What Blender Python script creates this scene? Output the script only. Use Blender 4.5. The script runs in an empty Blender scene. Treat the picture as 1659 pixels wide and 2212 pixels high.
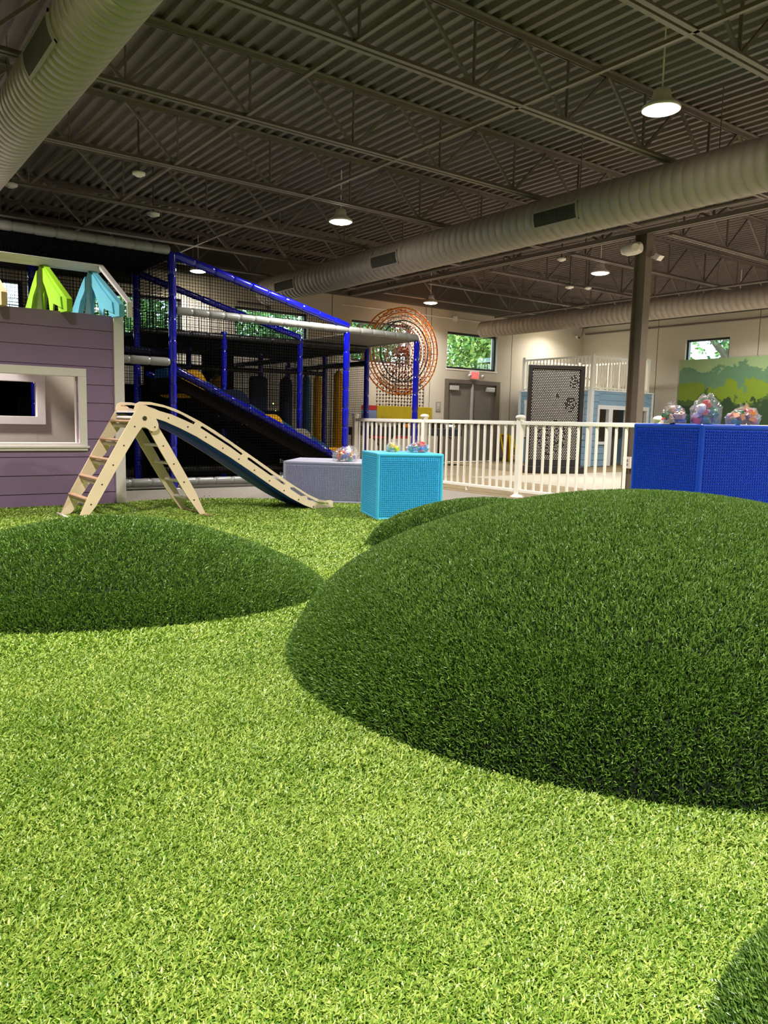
import bpy, math, random
import numpy as np
from mathutils import Vector, Matrix
random.seed(7); rng = np.random.default_rng(7)
scene = bpy.context.scene; COL = scene.collection
PI = math.pi

# ------------------------------------------------------------ camera, world, exposure
CAM_H = 1.0
F_PX, PITCH, ROLL, YAW = 1668.3, 0.11609, -0.022875, 0.936336
fwc = Vector((math.cos(YAW), math.sin(YAW), 0)); r0 = Vector((math.sin(YAW), -math.cos(YAW), 0))
fw = math.cos(PITCH)*fwc - math.sin(PITCH)*Vector((0, 0, 1)); d0 = fw.cross(r0)
rv = math.cos(ROLL)*r0 + math.sin(ROLL)*d0; dv = -math.sin(ROLL)*r0 + math.cos(ROLL)*d0
cam_d = bpy.data.cameras.new('camera'); cam = bpy.data.objects.new('camera', cam_d); COL.objects.link(cam)
m3 = Matrix((rv, -dv, -fw)).transposed()
cam.matrix_world = Matrix.Translation((0, 0, CAM_H)) @ m3.to_4x4()
cam_d.sensor_fit = 'VERTICAL'; cam_d.sensor_height = 24.0; cam_d.lens = 24.0*F_PX/2212.0
cam_d.clip_start = 0.02; cam_d.clip_end = 200
scene.camera = cam

world = bpy.data.worlds.new('world'); scene.world = world; world.use_nodes = True
bg = world.node_tree.nodes['Background']; bg.inputs[0].default_value = (0.80, 0.90, 1.0, 1); bg.inputs[1].default_value = 6.0

scene.view_settings.view_transform = 'Standard'; scene.view_settings.look = 'None'
scene.view_settings.gamma = 1.0; scene.view_settings.use_curve_mapping = False
scene.view_settings.exposure = 0.55
LAMP_W = 150.0
LAMP_COL = (1.0, 0.945, 0.90)
try:
    scene.cycles.max_bounces = 8; scene.cycles.diffuse_bounces = 4; scene.cycles.glossy_bounces = 3
    scene.cycles.transparent_max_bounces = 16; scene.cycles.sample_clamp_indirect = 6.0
    scene.cycles.caustics_reflective = False; scene.cycles.caustics_refractive = False
except Exception: pass

# ------------------------------------------------------------ materials
MATS = {}
def srgb(h):
    if isinstance(h, str):
        h = h.lstrip('#'); c = [int(h[i:i+2], 16)/255 for i in (0, 2, 4)]
    else: c = h
    return tuple(x/12.92 if x <= 0.04045 else ((x+0.055)/1.055)**2.4 for x in c)
def mat(name, col, rough=0.6, metal=0.0, var=0.06, scale=8.0, bump=0.0, bscale=60.0, spec=0.5, coat=0.0):
    m = bpy.data.materials.new(name); m.use_nodes = True; nt = m.node_tree; b = nt.nodes['Principled BSDF']
    c = srgb(col)
    tc = nt.nodes.new('ShaderNodeTexCoord'); nz = nt.nodes.new('ShaderNodeTexNoise'); nz.inputs['Scale'].default_value = scale
    nz.inputs['Detail'].default_value = 4
    nt.links.new(tc.outputs['Object'], nz.inputs['Vector'])
    cr = nt.nodes.new('ShaderNodeValToRGB')
    cr.color_ramp.elements[0].position = 0.3; cr.color_ramp.elements[1].position = 0.7
    cr.color_ramp.elements[0].color = tuple(x*(1-var) for x in c)+(1,)
    cr.color_ramp.elements[1].color = tuple(min(1, x*(1+var)) for x in c)+(1,)
    nt.links.new(nz.outputs['Fac'], cr.inputs['Fac']); nt.links.new(cr.outputs['Color'], b.inputs['Base Color'])
    b.inputs['Roughness'].default_value = rough; b.inputs['Metallic'].default_value = metal
    b.inputs['Specular IOR Level'].default_value = spec; b.inputs['Coat Weight'].default_value = coat
    if bump:
        n2 = nt.nodes.new('ShaderNodeTexNoise'); n2.inputs['Scale'].default_value = bscale
        nt.links.new(tc.outputs['Object'], n2.inputs['Vector'])
        bp_ = nt.nodes.new('ShaderNodeBump'); bp_.inputs['Strength'].default_value = bump; bp_.inputs['Distance'].default_value = 0.01
        nt.links.new(n2.outputs['Fac'], bp_.inputs['Height']); nt.links.new(bp_.outputs['Normal'], b.inputs['Normal'])
    MATS[name] = m; return m
def emit(name, col, strength):
    m = bpy.data.materials.new(name); m.use_nodes = True; b = m.node_tree.nodes['Principled BSDF']
    c = srgb(col); b.inputs['Base Color'].default_value = c+(1,); b.inputs['Emission Color'].default_value = c+(1,)
    b.inputs['Emission Strength'].default_value = strength; MATS[name] = m; return m

mat('wall', '#bfb8a8', 0.85, var=0.02, scale=1.2)
mat('wall_dark', '#5a5650', 0.85, var=0.04)
mat('deck', '#6d625e', 0.55, var=0.08, scale=3)
mat('steel', '#736861', 0.5, var=0.06)
mat('steel_dark', '#4a443f', 0.5)
mat('column', '#776c60', 0.5)
mat('duct', '#998e84', 0.5, var=0.04, scale=1.5)
mat('grille', '#55524c', 0.6)
mat('carpet', '#8b857a', 0.95, var=0.22, scale=38, bump=0.5, bscale=200)
mat('tan_floor', '#8c7b5a', 0.8, var=0.16, scale=22)
mat('white_floor', '#c2bbaa', 0.35, var=0.03)
mat('white_paint', '#f0e8e4', 0.45, var=0.02)
mat('white_vinyl', '#f0ece0', 0.35, var=0.01)
mat('house_white', '#e8edf2', 0.45, var=0.02)
mat('purple', '#93799a', 0.75, var=0.04, scale=5)
mat('groove', '#2b1c30', 0.9)
mat('beige_wall', '#cdc6b8', 0.8, var=0.05, scale=1.5)
mat('house_blue', '#86a9c4', 0.7, var=0.05)
mat('blue_groove', '#4b6b86', 0.8)
mat('ply', '#f3dcba', 0.5, var=0.05, scale=3)
mat('ply_edge', '#f2e8c8', 0.5)
mat('rung_white', '#f0e8e4', 0.45)
mat('rung_tan', '#c79f82', 0.5)
mat('screw', '#6e665a', 0.3, metal=0.9)
mat('slide_blue', '#2848b8', 0.6, spec=0.2)
mat('pad_blue', '#080e9c', 0.22, var=0.05, coat=0.4)
mat('pad_grey', '#868884', 0.3, var=0.05, coat=0.2)
mat('pad_black', '#141414', 0.4)
mat('net', '#070707', 0.9, spec=0.05)
mat('net_grey', '#3a3a38', 0.7)
mat('mat_dark', '#08090c', 0.9, spec=0.1)
mat('tarp', '#15161e', 0.8, spec=0.15)
mat('tarp_grey', '#77736e', 0.6)
mat('slide_under', '#120d06', 0.8, spec=0.1)
mat('slide_top', '#1d4d74', 0.4)
mat('pad_yellow', '#e8ac10', 0.45)
mat('pad_navy', '#131a34', 0.6, spec=0.2)
mat('pad_teal', '#2a5f8a', 0.45)
mat('pad_stone', '#8b8678', 0.5)
mat('cyan', '#4cc6f2', 0.38, var=0.02)
mat('lav', '#a9a9bd', 0.45, var=0.02)
mat('royal', '#1450e0', 0.3, var=0.02)
mat('tan_wood', '#d8b98c', 0.55)
mat('green_wood', '#8fc41c', 0.5, var=0.03)
mat('cyan_wood', '#6cc3dc', 0.5, var=0.03)
mat('black_frame', '#1a1715', 0.35)
mat('pin', '#d8d2c4', 0.5)
mat('door_grey', '#77736a', 0.5, var=0.03)
mat('door_frame', '#6b6357', 0.5)
mat('silver', '#c8c8c4', 0.35, metal=0.3)
mat('win_black', '#17181a', 0.4)
mat('navy', '#2f3646', 0.6)
mat('yellow', '#e2cb10', 0.5)
mat('red', '#d8313c', 0.45)
mat('sky_blue', '#8fa6e0', 0.5)
mat('orange', '#e8871a', 0.4)
mat('copper', '#b5603c', 0.4)
mat('teal', '#1d4a52', 0.5)
mat('dusty', '#c9a596', 0.5)
mat('darkred', '#4c1a1c', 0.5)
mat('green', '#127a4c', 0.4)
mat('tblue', '#1d55b4', 0.4)
mat('aqua', '#2aa7a0', 0.4)
mat('ply_brown', '#8a5a2c', 0.6)
mat('tan_roll', '#d0a682', 0.7)
mat('bark', '#6b6258', 0.9, bump=0.5, bscale=10)
mat('black', '#0c0c0c', 0.6)
mat('grey_plaque', '#8f8b84', 0.5)
emit('lamp_glow', '#fff0d0', 60.0)
emit('exit_red', '#ff4a4a', 1.2)
emit('led_green', '#9cff60', 6.0)
emit('led_pink', '#ff9ae0', 5.0)

def glassy(name, col, alpha_mix, rough=0.05):
    m = bpy.data.materials.new(name); m.use_nodes = True; nt = m.node_tree
    for n in list(nt.nodes): nt.nodes.remove(n)
    out = nt.nodes.new('ShaderNodeOutputMaterial'); mx = nt.nodes.new('ShaderNodeMixShader')
    tr = nt.nodes.new('ShaderNodeBsdfTransparent'); gl = nt.nodes.new('ShaderNodeBsdfGlossy')
    tr.inputs[0].default_value = srgb(col)+(1,); gl.inputs['Roughness'].default_value = rough
    mx.inputs[0].default_value = alpha_mix
    nt.links.new(tr.outputs[0], mx.inputs[1]); nt.links.new(gl.outputs[0], mx.inputs[2]); nt.links.new(mx.outputs[0], out.inputs[0])
    MATS[name] = m
glassy('glass', '#e8f2f2', 0.06, 0.02)
def filmmat():
    m = bpy.data.materials.new('film'); m.use_nodes = True; nt = m.node_tree
    for n in list(nt.nodes): nt.nodes.remove(n)
    out = nt.nodes.new('ShaderNodeOutputMaterial'); m1 = nt.nodes.new('ShaderNodeMixShader'); m2 = nt.nodes.new('ShaderNodeMixShader')
    tr = nt.nodes.new('ShaderNodeBsdfTransparent'); gl = nt.nodes.new('ShaderNodeBsdfGlossy'); df = nt.nodes.new('ShaderNodeBsdfDiffuse')
    gl.inputs['Roughness'].default_value = .16; df.inputs[0].default_value = (.85, .85, .83, 1)
    tc = nt.nodes.new('ShaderNodeTexCoord'); nz = nt.nodes.new('ShaderNodeTexNoise'); nz.inputs['Scale'].default_value = 30; nt.links.new(tc.outputs['Object'], nz.inputs['Vector'])
    bp_ = nt.nodes.new('ShaderNodeBump'); bp_.inputs['Strength'].default_value = .8; bp_.inputs['Distance'].default_value = .01; nt.links.new(nz.outputs['Fac'], bp_.inputs['Height']); nt.links.new(bp_.outputs[0], gl.inputs['Normal'])
    m1.inputs[0].default_value = .5; nt.links.new(df.outputs[0], m1.inputs[1]); nt.links.new(gl.outputs[0], m1.inputs[2])
    m2.inputs[0].default_value = .24; nt.links.new(tr.outputs[0], m2.inputs[1]); nt.links.new(m1.outputs[0], m2.inputs[2]); nt.links.new(m2.outputs[0], out.inputs[0])
    MATS['film'] = m
filmmat()

def leafmat(name, c1, c2):
    m = bpy.data.materials.new(name); m.use_nodes = True; nt = m.node_tree; b = nt.nodes['Principled BSDF']
    g = nt.nodes.new('ShaderNodeNewGeometry'); cr = nt.nodes.new('ShaderNodeValToRGB')
    cr.color_ramp.elements[0].color = srgb(c1)+(1,); cr.color_ramp.elements[1].color = srgb(c2)+(1,)
    nt.links.new(g.outputs['Random Per Island'], cr.inputs[0]); nt.links.new(cr.outputs[0], b.inputs['Base Color'])
    b.inputs['Roughness'].default_value = 0.5; MATS[name] = m
leafmat('leaf', '#3f7a30', '#b9cf6a')
leafmat('leaf_dark', '#33663a', '#7fae5a')

def turfmat(name, dark, light, rough=0.38, patch=0.25, tip=1.0):
    m = bpy.data.materials.new(name); m.use_nodes = True; nt = m.node_tree; b = nt.nodes['Principled BSDF']
    g = nt.nodes.new('ShaderNodeNewGeometry'); cr = nt.nodes.new('ShaderNodeValToRGB')
    cr.color_ramp.elements[0].color = srgb(dark)+(1,); cr.color_ramp.elements[1].color = srgb(light)+(1,)
    tc = nt.nodes.new('ShaderNodeTexCoord'); nz = nt.nodes.new('ShaderNodeTexNoise'); nz.inputs['Scale'].default_value = 3.0
    nt.links.new(tc.outputs['Object'], nz.inputs['Vector'])
    mx = nt.nodes.new('ShaderNodeMath'); mx.operation = 'MULTIPLY_ADD'; mx.inputs[1].default_value = patch*2; mx.inputs[2].default_value = -patch
    nt.links.new(nz.outputs['Fac'], mx.inputs[0])
    ad = nt.nodes.new('ShaderNodeMath'); ad.operation = 'ADD'; ad.use_clamp = True
    nt.links.new(g.outputs['Random Per Island'], ad.inputs[0]); nt.links.new(mx.outputs[0], ad.inputs[1])
    nt.links.new(ad.outputs[0], cr.inputs[0]); nt.links.new(cr.outputs[0], b.inputs['Base Color'])
    b.inputs['Roughness'].default_value = rough; b.inputs['Specular IOR Level'].default_value = 0.5
    MATS[name] = m
turfmat('turf_blade', '#628d22', '#bccf62', patch=0.4)
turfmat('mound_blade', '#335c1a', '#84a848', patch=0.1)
mat('turf_base', '#56801f', 0.9, var=0.3, scale=120)
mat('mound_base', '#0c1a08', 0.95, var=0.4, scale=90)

# ------------------------------------------------------------ mesh builder
class MB:
    def __init__(s): s.v = []; s.f = []; s.mi = []; s.sm = []; s.cur = 0
    def add(s, vs, fs, smooth=False):
        o = len(s.v); s.v += [tuple(v) for v in vs]
        for f in fs: s.f.append([i+o for i in f]); s.mi.append(s.cur); s.sm.append(smooth)
        return s
    def eps(s):
        MB.k = (getattr(MB, 'k', 0)+1) % 9; return .00012*MB.k
    def box(s, a, b, M=None):
        x0, y0, z0 = a; x1, y1, z1 = b
        x0, x1 = min(x0, x1), max(x0, x1); y0, y1 = min(y0, y1), max(y0, y1); z0, z1 = min(z0, z1), max(z0, z1)
        e = s.eps()
        if x1-x0 > .004: x0 += e; x1 -= e
        if y1-y0 > .004: y0 += e; y1 -= e
        if z1-z0 > .004: z0 += e; z1 -= e
        vs = [(x0,y0,z0),(x1,y0,z0),(x1,y1,z0),(x0,y1,z0),(x0,y0,z1),(x1,y0,z1),(x1,y1,z1),(x0,y1,z1)]
        if M: vs = [M @ Vector(v) for v in vs]
        return s.add(vs, [(0,3,2,1),(4,5,6,7),(0,1,5,4),(1,2,6,5),(2,3,7,6),(3,0,4,7)])
    def rbox(s, a, b, r=0.01, M=None):           # box with chamfered edges
        e = s.eps(); x0, y0, z0 = [q+e for q in a]; x1, y1, z1 = [q-e for q in b]; r = min(r, (x1-x0)*.49, (y1-y0)*.49, (z1-z0)*.49)
        cx, cy, cz = (x0+x1)/2, (y0+y1)/2, (z0+z1)/2; hx, hy, hz = (x1-x0)/2, (y1-y0)/2, (z1-z0)/2
        import bmesh
        bm = bmesh.new(); bmesh.ops.create_cube(bm, size=2)
        for v in bm.verts: v.co = Vector((cx+v.co.x*hx, cy+v.co.y*hy, cz+v.co.z*hz))
        bmesh.ops.bevel(bm, geom=bm.edges[:], offset=r, segments=2, affect='EDGES', profile=0.5)
        vs = [v.co.copy() for v in bm.verts]; fs = [[v.index for v in f.verts] for f in bm.faces]; bm.free()
        if M: vs = [M @ v for v in vs]
        return s.add(vs, fs)
    def bar(s, p0, p1, w, h, up=(0, 0, 1)):
        p0 = Vector(p0); p1 = Vector(p1); d = (p1-p0).normalized(); up = Vector(up)
        if abs(d.dot(up)) > .98: up = Vector((1, 0, 0))
        x = d.cross(up).normalized(); y = x.cross(d)
        vs = [p+x*(sx*w/2)+y*(sy*h/2) for p in (p0, p1) for sx, sy in ((-1,-1),(1,-1),(1,1),(-1,1))]
        return s.add(vs, [(0,1,2,3),(7,6,5,4),(0,4,5,1),(1,5,6,2),(2,6,7,3),(3,7,4,0)])
    def cyl(s, p0, p1, r, n=12, r2=None, caps=True, smooth=True):
        p0 = Vector(p0); p1 = Vector(p1); d = (p1-p0).normalized(); up = Vector((0,0,1)) if abs(d.z) < .95 else Vector((1,0,0))
        x = d.cross(up).normalized(); y = x.cross(d); r2 = r if r2 is None else r2
        vs = [p+(x*math.cos(2*PI*i/n)+y*math.sin(2*PI*i/n))*q for p, q in ((p0, r), (p1, r2)) for i in range(n)]
        s.add(vs, [(i, (i+1) % n, n+(i+1) % n, n+i) for i in range(n)], smooth)
        if caps: s.add(vs[:n], [tuple(reversed(range(n)))]); s.add(vs[n:], [tuple(range(n))])
        return s
    def lathe(s, p0, p1, prof, n=16, caps=True):  # prof: list of (distance from p0, radius)
        p0 = Vector(p0); p1 = Vector(p1); d = (p1-p0).normalized(); up = Vector((0,0,1)) if abs(d.z) < .95 else Vector((1,0,0))
        x = d.cross(up).normalized(); y = x.cross(d); vs = []
        for t, r in prof:
            for i in range(n): vs.append(p0+d*t+(x*math.cos(2*PI*i/n)+y*math.sin(2*PI*i/n))*r)
        fs = [(k*n+i, k*n+(i+1) % n, (k+1)*n+(i+1) % n, (k+1)*n+i) for k in range(len(prof)-1) for i in range(n)]
        s.add(vs, fs, True)
        if caps: s.add(vs[:n], [tuple(reversed(range(n)))]); s.add(vs[-n:], [tuple(range(n))])
        return s
    def pad(s, p0, p1, r=0.052, seg=0.3, n=14, pinch=0.80):  # foam padded tube with tape pinches
        L = (Vector(p1)-Vector(p0)).length; k = max(1, round(L/seg)); prof = [(0, r*.9)]
        for i in range(k):
            a, b = L*i/k, L*(i+1)/k; j = 1+0.04*random.uniform(-1, 1)
            prof += [(a+.012, r*.97*j), (a+.04, r*1.02*j), ((a+b)/2, r*j), (b-.04, r*1.02*j), (b-.012, r*.97*j), (b, r*pinch)]
        return s.lathe(p0, p1, prof, n)
    def path(s, pts, r, n=8):
        for a, b in zip(pts[:-1], pts[1:]): s.cyl(a, b, r, n)
        return s
    def sphere(s, c, r, n=10, m=6, sc=(1,1,1)):
        vs = []; c = Vector(c)
        for j in range(m+1):
            a = PI*j/m
            for i in range(n): vs.append(c+Vector((r*sc[0]*math.sin(a)*math.cos(2*PI*i/n), r*sc[1]*math.sin(a)*math.sin(2*PI*i/n), r*sc[2]*math.cos(a))))
        fs = [(j*n+i, (j+1)*n+i, (j+1)*n+(i+1) % n, j*n+(i+1) % n) for j in range(m) for i in range(n)]
        return s.add(vs, fs, True)
    def prism(s, poly, fn0, fn1, smooth=False):   # poly 2D, fn maps (u,v)->3D on the two faces
        from mathutils.geometry import tessellate_polygon
        n = len(poly); tri = tessellate_polygon([[Vector((u, v, 0)) for u, v in poly]])
        a = [fn0(u, v) for u, v in poly]; b = [fn1(u, v) for u, v in poly]
        s.add(a+b, [tuple(t) for t in tri]+[tuple(n+i for i in reversed(t)) for t in tri]+[(i, (i+1) % n, n+(i+1) % n, n+i) for i in range(n)])
        return s
    def prismY(s, poly, y0, y1): return s.prism(poly, lambda u, v: (u, y0, v), lambda u, v: (u, y1, v))
    def prismX(s, poly, x0, x1): return s.prism(poly, lambda u, v: (x0, u, v), lambda u, v: (x1, u, v))
    def prismZ(s, poly, z0, z1): return s.prism(poly, lambda u, v: (u, v, z0), lambda u, v: (u, v, z1))
    def build(s, name, m, parent=None, world=True, fixn=True):
        me = bpy.data.meshes.new(name); vs = s.v
        if parent is not None and world:
            Mi = parent_world(parent).inverted(); vs = [Mi @ Vector(v) for v in vs]
        me.from_pydata(vs, [], s.f)
        ms = m if isinstance(m, (list, tuple)) else [m]
        for q in ms: me.materials.append(MATS[q])
        me.polygons.foreach_set('material_index', s.mi); me.polygons.foreach_set('use_smooth', s.sm)
        if fixn and len(s.f) < 60000:
            import bmesh
            bm = bmesh.new(); bm.from_mesh(me); bmesh.ops.recalc_face_normals(bm, faces=bm.faces[:]); bm.to_mesh(me); bm.free()
        o = bpy.data.objects.new(name, me); COL.objects.link(o)
        if parent is not None: o.parent = parent
        return o
def parent_world(o):
    M = Matrix.Translation(o.location) @ Matrix.Rotation(o.rotation_euler[2], 4, 'Z')
    if o.parent: M = parent_world(o.parent) @ M
    return M
def tag(o, label=None, cat=None, group=None, kind=None):
    if label: o['label'] = label
    if cat: o['category'] = cat
    if group: o['group'] = group
    if kind: o['kind'] = kind
    return o
def thing(name, label, cat, loc=(0,0,0), rz=0, group=None):
    o = bpy.data.objects.new(name, None); COL.objects.link(o); o.location = loc; o.rotation_euler = (0, 0, rz)
    o.empty_display_size = 0.1
    return tag(o, label, cat, group)
def struct(o): o['kind'] = 'structure'; return o
def copy_tree(o, parent=None):
    c = o.copy(); COL.objects.link(c); c.parent = parent
    for ch in list(o.children): copy_tree(ch, c)
    return c
def dup(o, loc, rz=None, label=None, group=None):
    c = copy_tree(o); c.location = loc
    if rz is not None: c.rotation_euler = (0, 0, rz)
    if label: c['label'] = label
    if group: c['group'] = group
    return c
# ------------------------------------------------------------ room shell
XR, YB, XL, YF0, ZD = 18.42, 15.3, -6.0, -5.0, 4.5
def wall_along_x(name, y, x0, x1, z1, holes, m='wall', t=0.25, sgn=1):
    b = MB(); xs = sorted(set([x0, x1]+[h[0] for h in holes]+[h[1] for h in holes]))
    for a, c in zip(xs[:-1], xs[1:]):
        hs = [h for h in holes if h[0] <= a+1e-6 and h[1] >= c-1e-6]
        zz = 0
        for h in sorted(hs, key=lambda q: q[2]):
            if h[2] > zz: b.box((a, y, zz), (c, y+sgn*t, h[2]))
            zz = h[3]
        b.box((a, y, zz), (c, y+sgn*t, z1))
    return b
holes = [(13.15, 14.92, 2.41, 3.34), (10.2, 11.97, 2.41, 3.36), (7.25, 9.02, 2.41, 3.36), (4.30, 6.07, 2.41, 3.36), (1.35, 3.12, 2.41, 3.36), (13.18, 14.98, 0, 2.08)]
b = wall_along_x('wall_back', YB, XL, XR+.25, 3.87, holes)
b.cur = 1; b.box((XL, YB, 3.87), (XR+.25, YB+.25, 4.7))
for x in (12.42, 12.60, 15.47, 9.66, 6.7, 3.7):
    b.box((x-.008, YB-.004, 0.1), (x+.008, YB+.01, 3.87))
struct(b.build('wall_back', ['wall', 'wall_dark']))
b = MB()
for a, c, z0, z1 in ((YF0, 10.72, 0, 3.87), (11.93, YB, 0, 3.87), (10.72, 11.93, 0, 0.95), (10.72, 11.93, 3.3, 3.87)):
    b.box((XR, a, z0), (XR+.25, c, z1))
b.cur = 1; b.box((XR, YF0, 3.87), (XR+.25, YB+.25, 4.7))
for y in (12.77, 9.98, 7.0): b.box((XR-.004, y-.008, .1), (XR+.01, y+.008, 3.87))
struct(b.build('wall_right', ['wall', 'wall_dark']))
struct(MB().box((XL-.25, YF0, 0), (XL, YB+.25, 4.7)).build('wall_left', 'wall'))
struct(MB().box((XL, YF0-.25, 0), (XR, YF0, 4.7)).build('wall_front', 'wall'))
# dark fascia beam just under the deck along the back wall
struct(MB().box((XL, YB-.16, 3.86), (XR, YB-.002, 4.5)).build('trim_1', 'wall_dark'))
# floors
struct(MB().box((XL, YF0, -.2), (XR, YB, -.001)).build('floor', 'carpet'))
o = MB().box((7.70, YF0, -.001), (XR, YB, .004)).build('floor_tan', 'tan_floor'); o.name = 'floor'; struct(o)
o = MB().box((9.95, YF0, .004), (XR, 10.8, .007)).build('floor', 'white_floor'); struct(o)
struct(MB().box((XL, YB-.015, .0), (13.1, YB-.001, .1)).box((15.06, YB-.015, 0), (XR, YB-.001, .1)).build('baseboard_back', 'door_grey'))
struct(MB().box((XR-.015, YF0, .0), (XR-.001, YB, .1)).build('baseboard_right', 'door_grey'))
# corrugated roof deck: ribs run along Y
b = MB(); P = .1524; prof = []; x = XL
while x < XR:
    prof += [(x, ZD), (x+.05, ZD), (x+.068, ZD+.045), (x+.134, ZD+.045)]; x += P
n = len(prof); vs = [(px, y, pz) for y in (YF0-.2, YB+.2) for px, pz in prof]
b.add(vs, [(i, i+1, n+i+1, n+i) for i in range(n-1)])
b.box((XL-.3, YF0-.3, 4.62), (XR+.3, YB+.3, 4.8))
struct(b.build('ceiling', 'deck', fixn=False))

# windows
def window(n, x0, x1, z0, z1):
    t = bpy.data.objects.new('window_%d' % n, None); COL.objects.link(t); t.location = (x0, YB, z0); struct(t)
    b = MB(); w = .055; y0, y1 = YB+.07, YB+.15
    b.box((x0, y0, z0), (x1, y1, z0+w)).box((x0, y0, z1-w), (x1, y1, z1)).box((x0, y0, z0), (x0+w, y1, z1)).box((x1-w, y0, z0), (x1, y1, z1))
    b.build('window_frame', 'win_black', t)
    b = MB(); w = .006; b.box((x0-.02, YB-.012, z0-.035), (x1+.02, YB+.07, z0)); b.build('window_sill', 'white_paint', t)
    MB().box((x0+.05, YB+.105, z0+.05), (x1-.05, YB+.111, z1-.05)).build('window_pane', 'glass', t)
for i, h in enumerate(holes[:5]): window(i+1, *h)
t = bpy.data.objects.new('window_6', None); COL.objects.link(t); t.location = (XR, 10.72, .95); struct(t)
b = MB(); w = .055
b.box((XR+.07, 10.72, .95), (XR+.15, 11.93, .95+w)).box((XR+.07, 10.72, 3.3-w), (XR+.15, 11.93, 3.3)).box((XR+.07, 10.72, .95), (XR+.15, 10.72+w, 3.3)).box((XR+.07, 11.93-w, .95), (XR+.15, 11.93, 3.3))
b.build('window_frame', 'win_black', t)
MB().box((XR+.1, 10.77, 1.0), (XR+.106, 11.88, 3.25)).build('window_pane', 'glass', t)
MB().box((XR-.012, 10.70, .91), (XR+.07, 11.95, .95)).build('window_sill', 'white_paint', t)

# double exit door
t = bpy.data.objects.new('door_1', None); COL.objects.link(t); t.location = (14.08, YB, 0); struct(t)
b = MB(); b.box((13.10, YB-.03, 0), (13.22, YB+.14, 2.14)).box((14.93, YB-.03, 0), (15.06, YB+.14, 2.14)).box((13.10, YB-.03, 2.04), (15.06, YB+.14, 2.14))
b.build('door_frame', 'door_frame', t)
for x0, x1 in ((13.22, 14.05), (14.11, 14.93)):
    lf = MB().box((x0, YB+.04, .01), (x1, YB+.09, 2.04)).build('door_leaf', 'door_grey', t)
    xc = x0+.06 if x0 < 14 else x1-.36
    MB().rbox((xc, YB-.03, 1.86), (xc+.3, YB+.04, 1.98), .01).build('door_closer', 'silver', lf)
    MB().box((x0+.08, YB+.0, .98), (x1-.08, YB+.04, 1.06)).build('push_bar', 'black_frame', lf)
MB().box((14.05, YB+.0, 0), (14.11, YB+.1, 2.05)).build('mullion', 'silver', t)

# ------------------------------------------------------------ roof joists
JY = [1.75, 3.56, 5.29, 7.16, 9.02, 10.98, 12.80, 14.40]
ORD = ['nearest the camera', 'second', 'third', 'fourth', 'fifth', 'sixth', 'seventh', 'last, beside the back wall']
def joist(x0, x1, ph, label, group, y):
    t = thing('roof_joist', label, 'roof joist', (0, y, 0), 0, group)
    zb, zt = 3.87, 4.5
    b = MB()
    for s in (-1, 1): b.box((x0+.25, y+s*.013, zb), (x1-.25, y+s*.055, zb+.008)); b.box((x0+.25, y+s*.013, zb), (x1-.25, y+s*.019, zb+.05))
    b.build('bottom_chord', 'steel', t)
    b = MB()
    for s in (-1, 1): b.box((x0, y+s*.012, zt-.012), (x1, y+s*.06, zt)); b.box((x0, y+s*.012, zt-.055), (x1, y+s*.02, zt))
    b.build('top_chord', 'steel', t)
    b = MB(); x = ph
    while x-1.2 > x0: x -= 1.2
    nodes = []
    while x < x1:
        nodes.append(x); x += 1.2
    for x in nodes:
        for dx in (-.6, .6):
            if x0 < x+dx < x1: b.bar((x, y, zb+.02), (x+dx, y, zt-.03), .028, .028)
    b.build('web', 'steel', t)
    for x in nodes:
        if x0+.2 < x < x1-.2: MB().bar((x, y, zb+.02), (x, y, zt-.03), .03, .012).build('web_strut', 'steel', t)
    return t
for i, y in enumerate(JY):
    w = ORD[i]; w = w if i in (0, 7) else w+' of eight counting from the camera'
    joist(XL, 9.95, 3.55, 'long grey steel roof joist left of the column, '+w, 'roof joists left of the column', y)
    if i > 0: joist(10.2, XR, 10.8, 'short grey steel roof joist right of the column, '+w, 'roof joists right of the column', y)
# girder over the column
t = thing('roof_girder', 'dark steel truss girder carried by the tall column, behind the long duct', 'girder', (10.07, 0, 3.8))
b = MB()
b.box((10.0, YF0, 3.84), (10.055, YB-.2, 3.9)).box((10.085, YF0, 3.84), (10.14, YB-.2, 3.9)); b.build('bottom_chord', 'steel', t)
MB().box((9.99, YF0, 4.36), (10.15, YB-.2, 4.5)).build('top_chord', 'steel', t)
b = MB(); y = JY[0]
ys = [JY[0]-1.8]+JY
for a, c in zip(ys[:-1], ys[1:]):
    m_ = (a+c)/2; b.bar((10.07, a, 4.4), (10.07, m_, 3.87), .04, .03).bar((10.07, m_, 3.87), (10.07, c, 4.4), .04, .03).bar((10.07, m_, 3.87), (10.07, m_, 4.4), .03, .02)
b.build('web', 'steel', t)
# column
t = thing('steel_column', 'tall brown grey square steel column rising behind the blue block', 'column', (10.07, 7.3, 0))
b = MB(); b.box((9.98, 7.21, 0), (10.14, 7.225, 3.84)).box((9.98, 7.40, 0), (10.14, 7.415, 3.84)).box((10.05, 7.225, 0), (10.065, 7.40, 3.84)); b.build('shaft', 'column', t)
MB().box((9.92, 7.16, 0.007), (10.2, 7.46, .03)).build('base_plate', 'steel', t)
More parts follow.
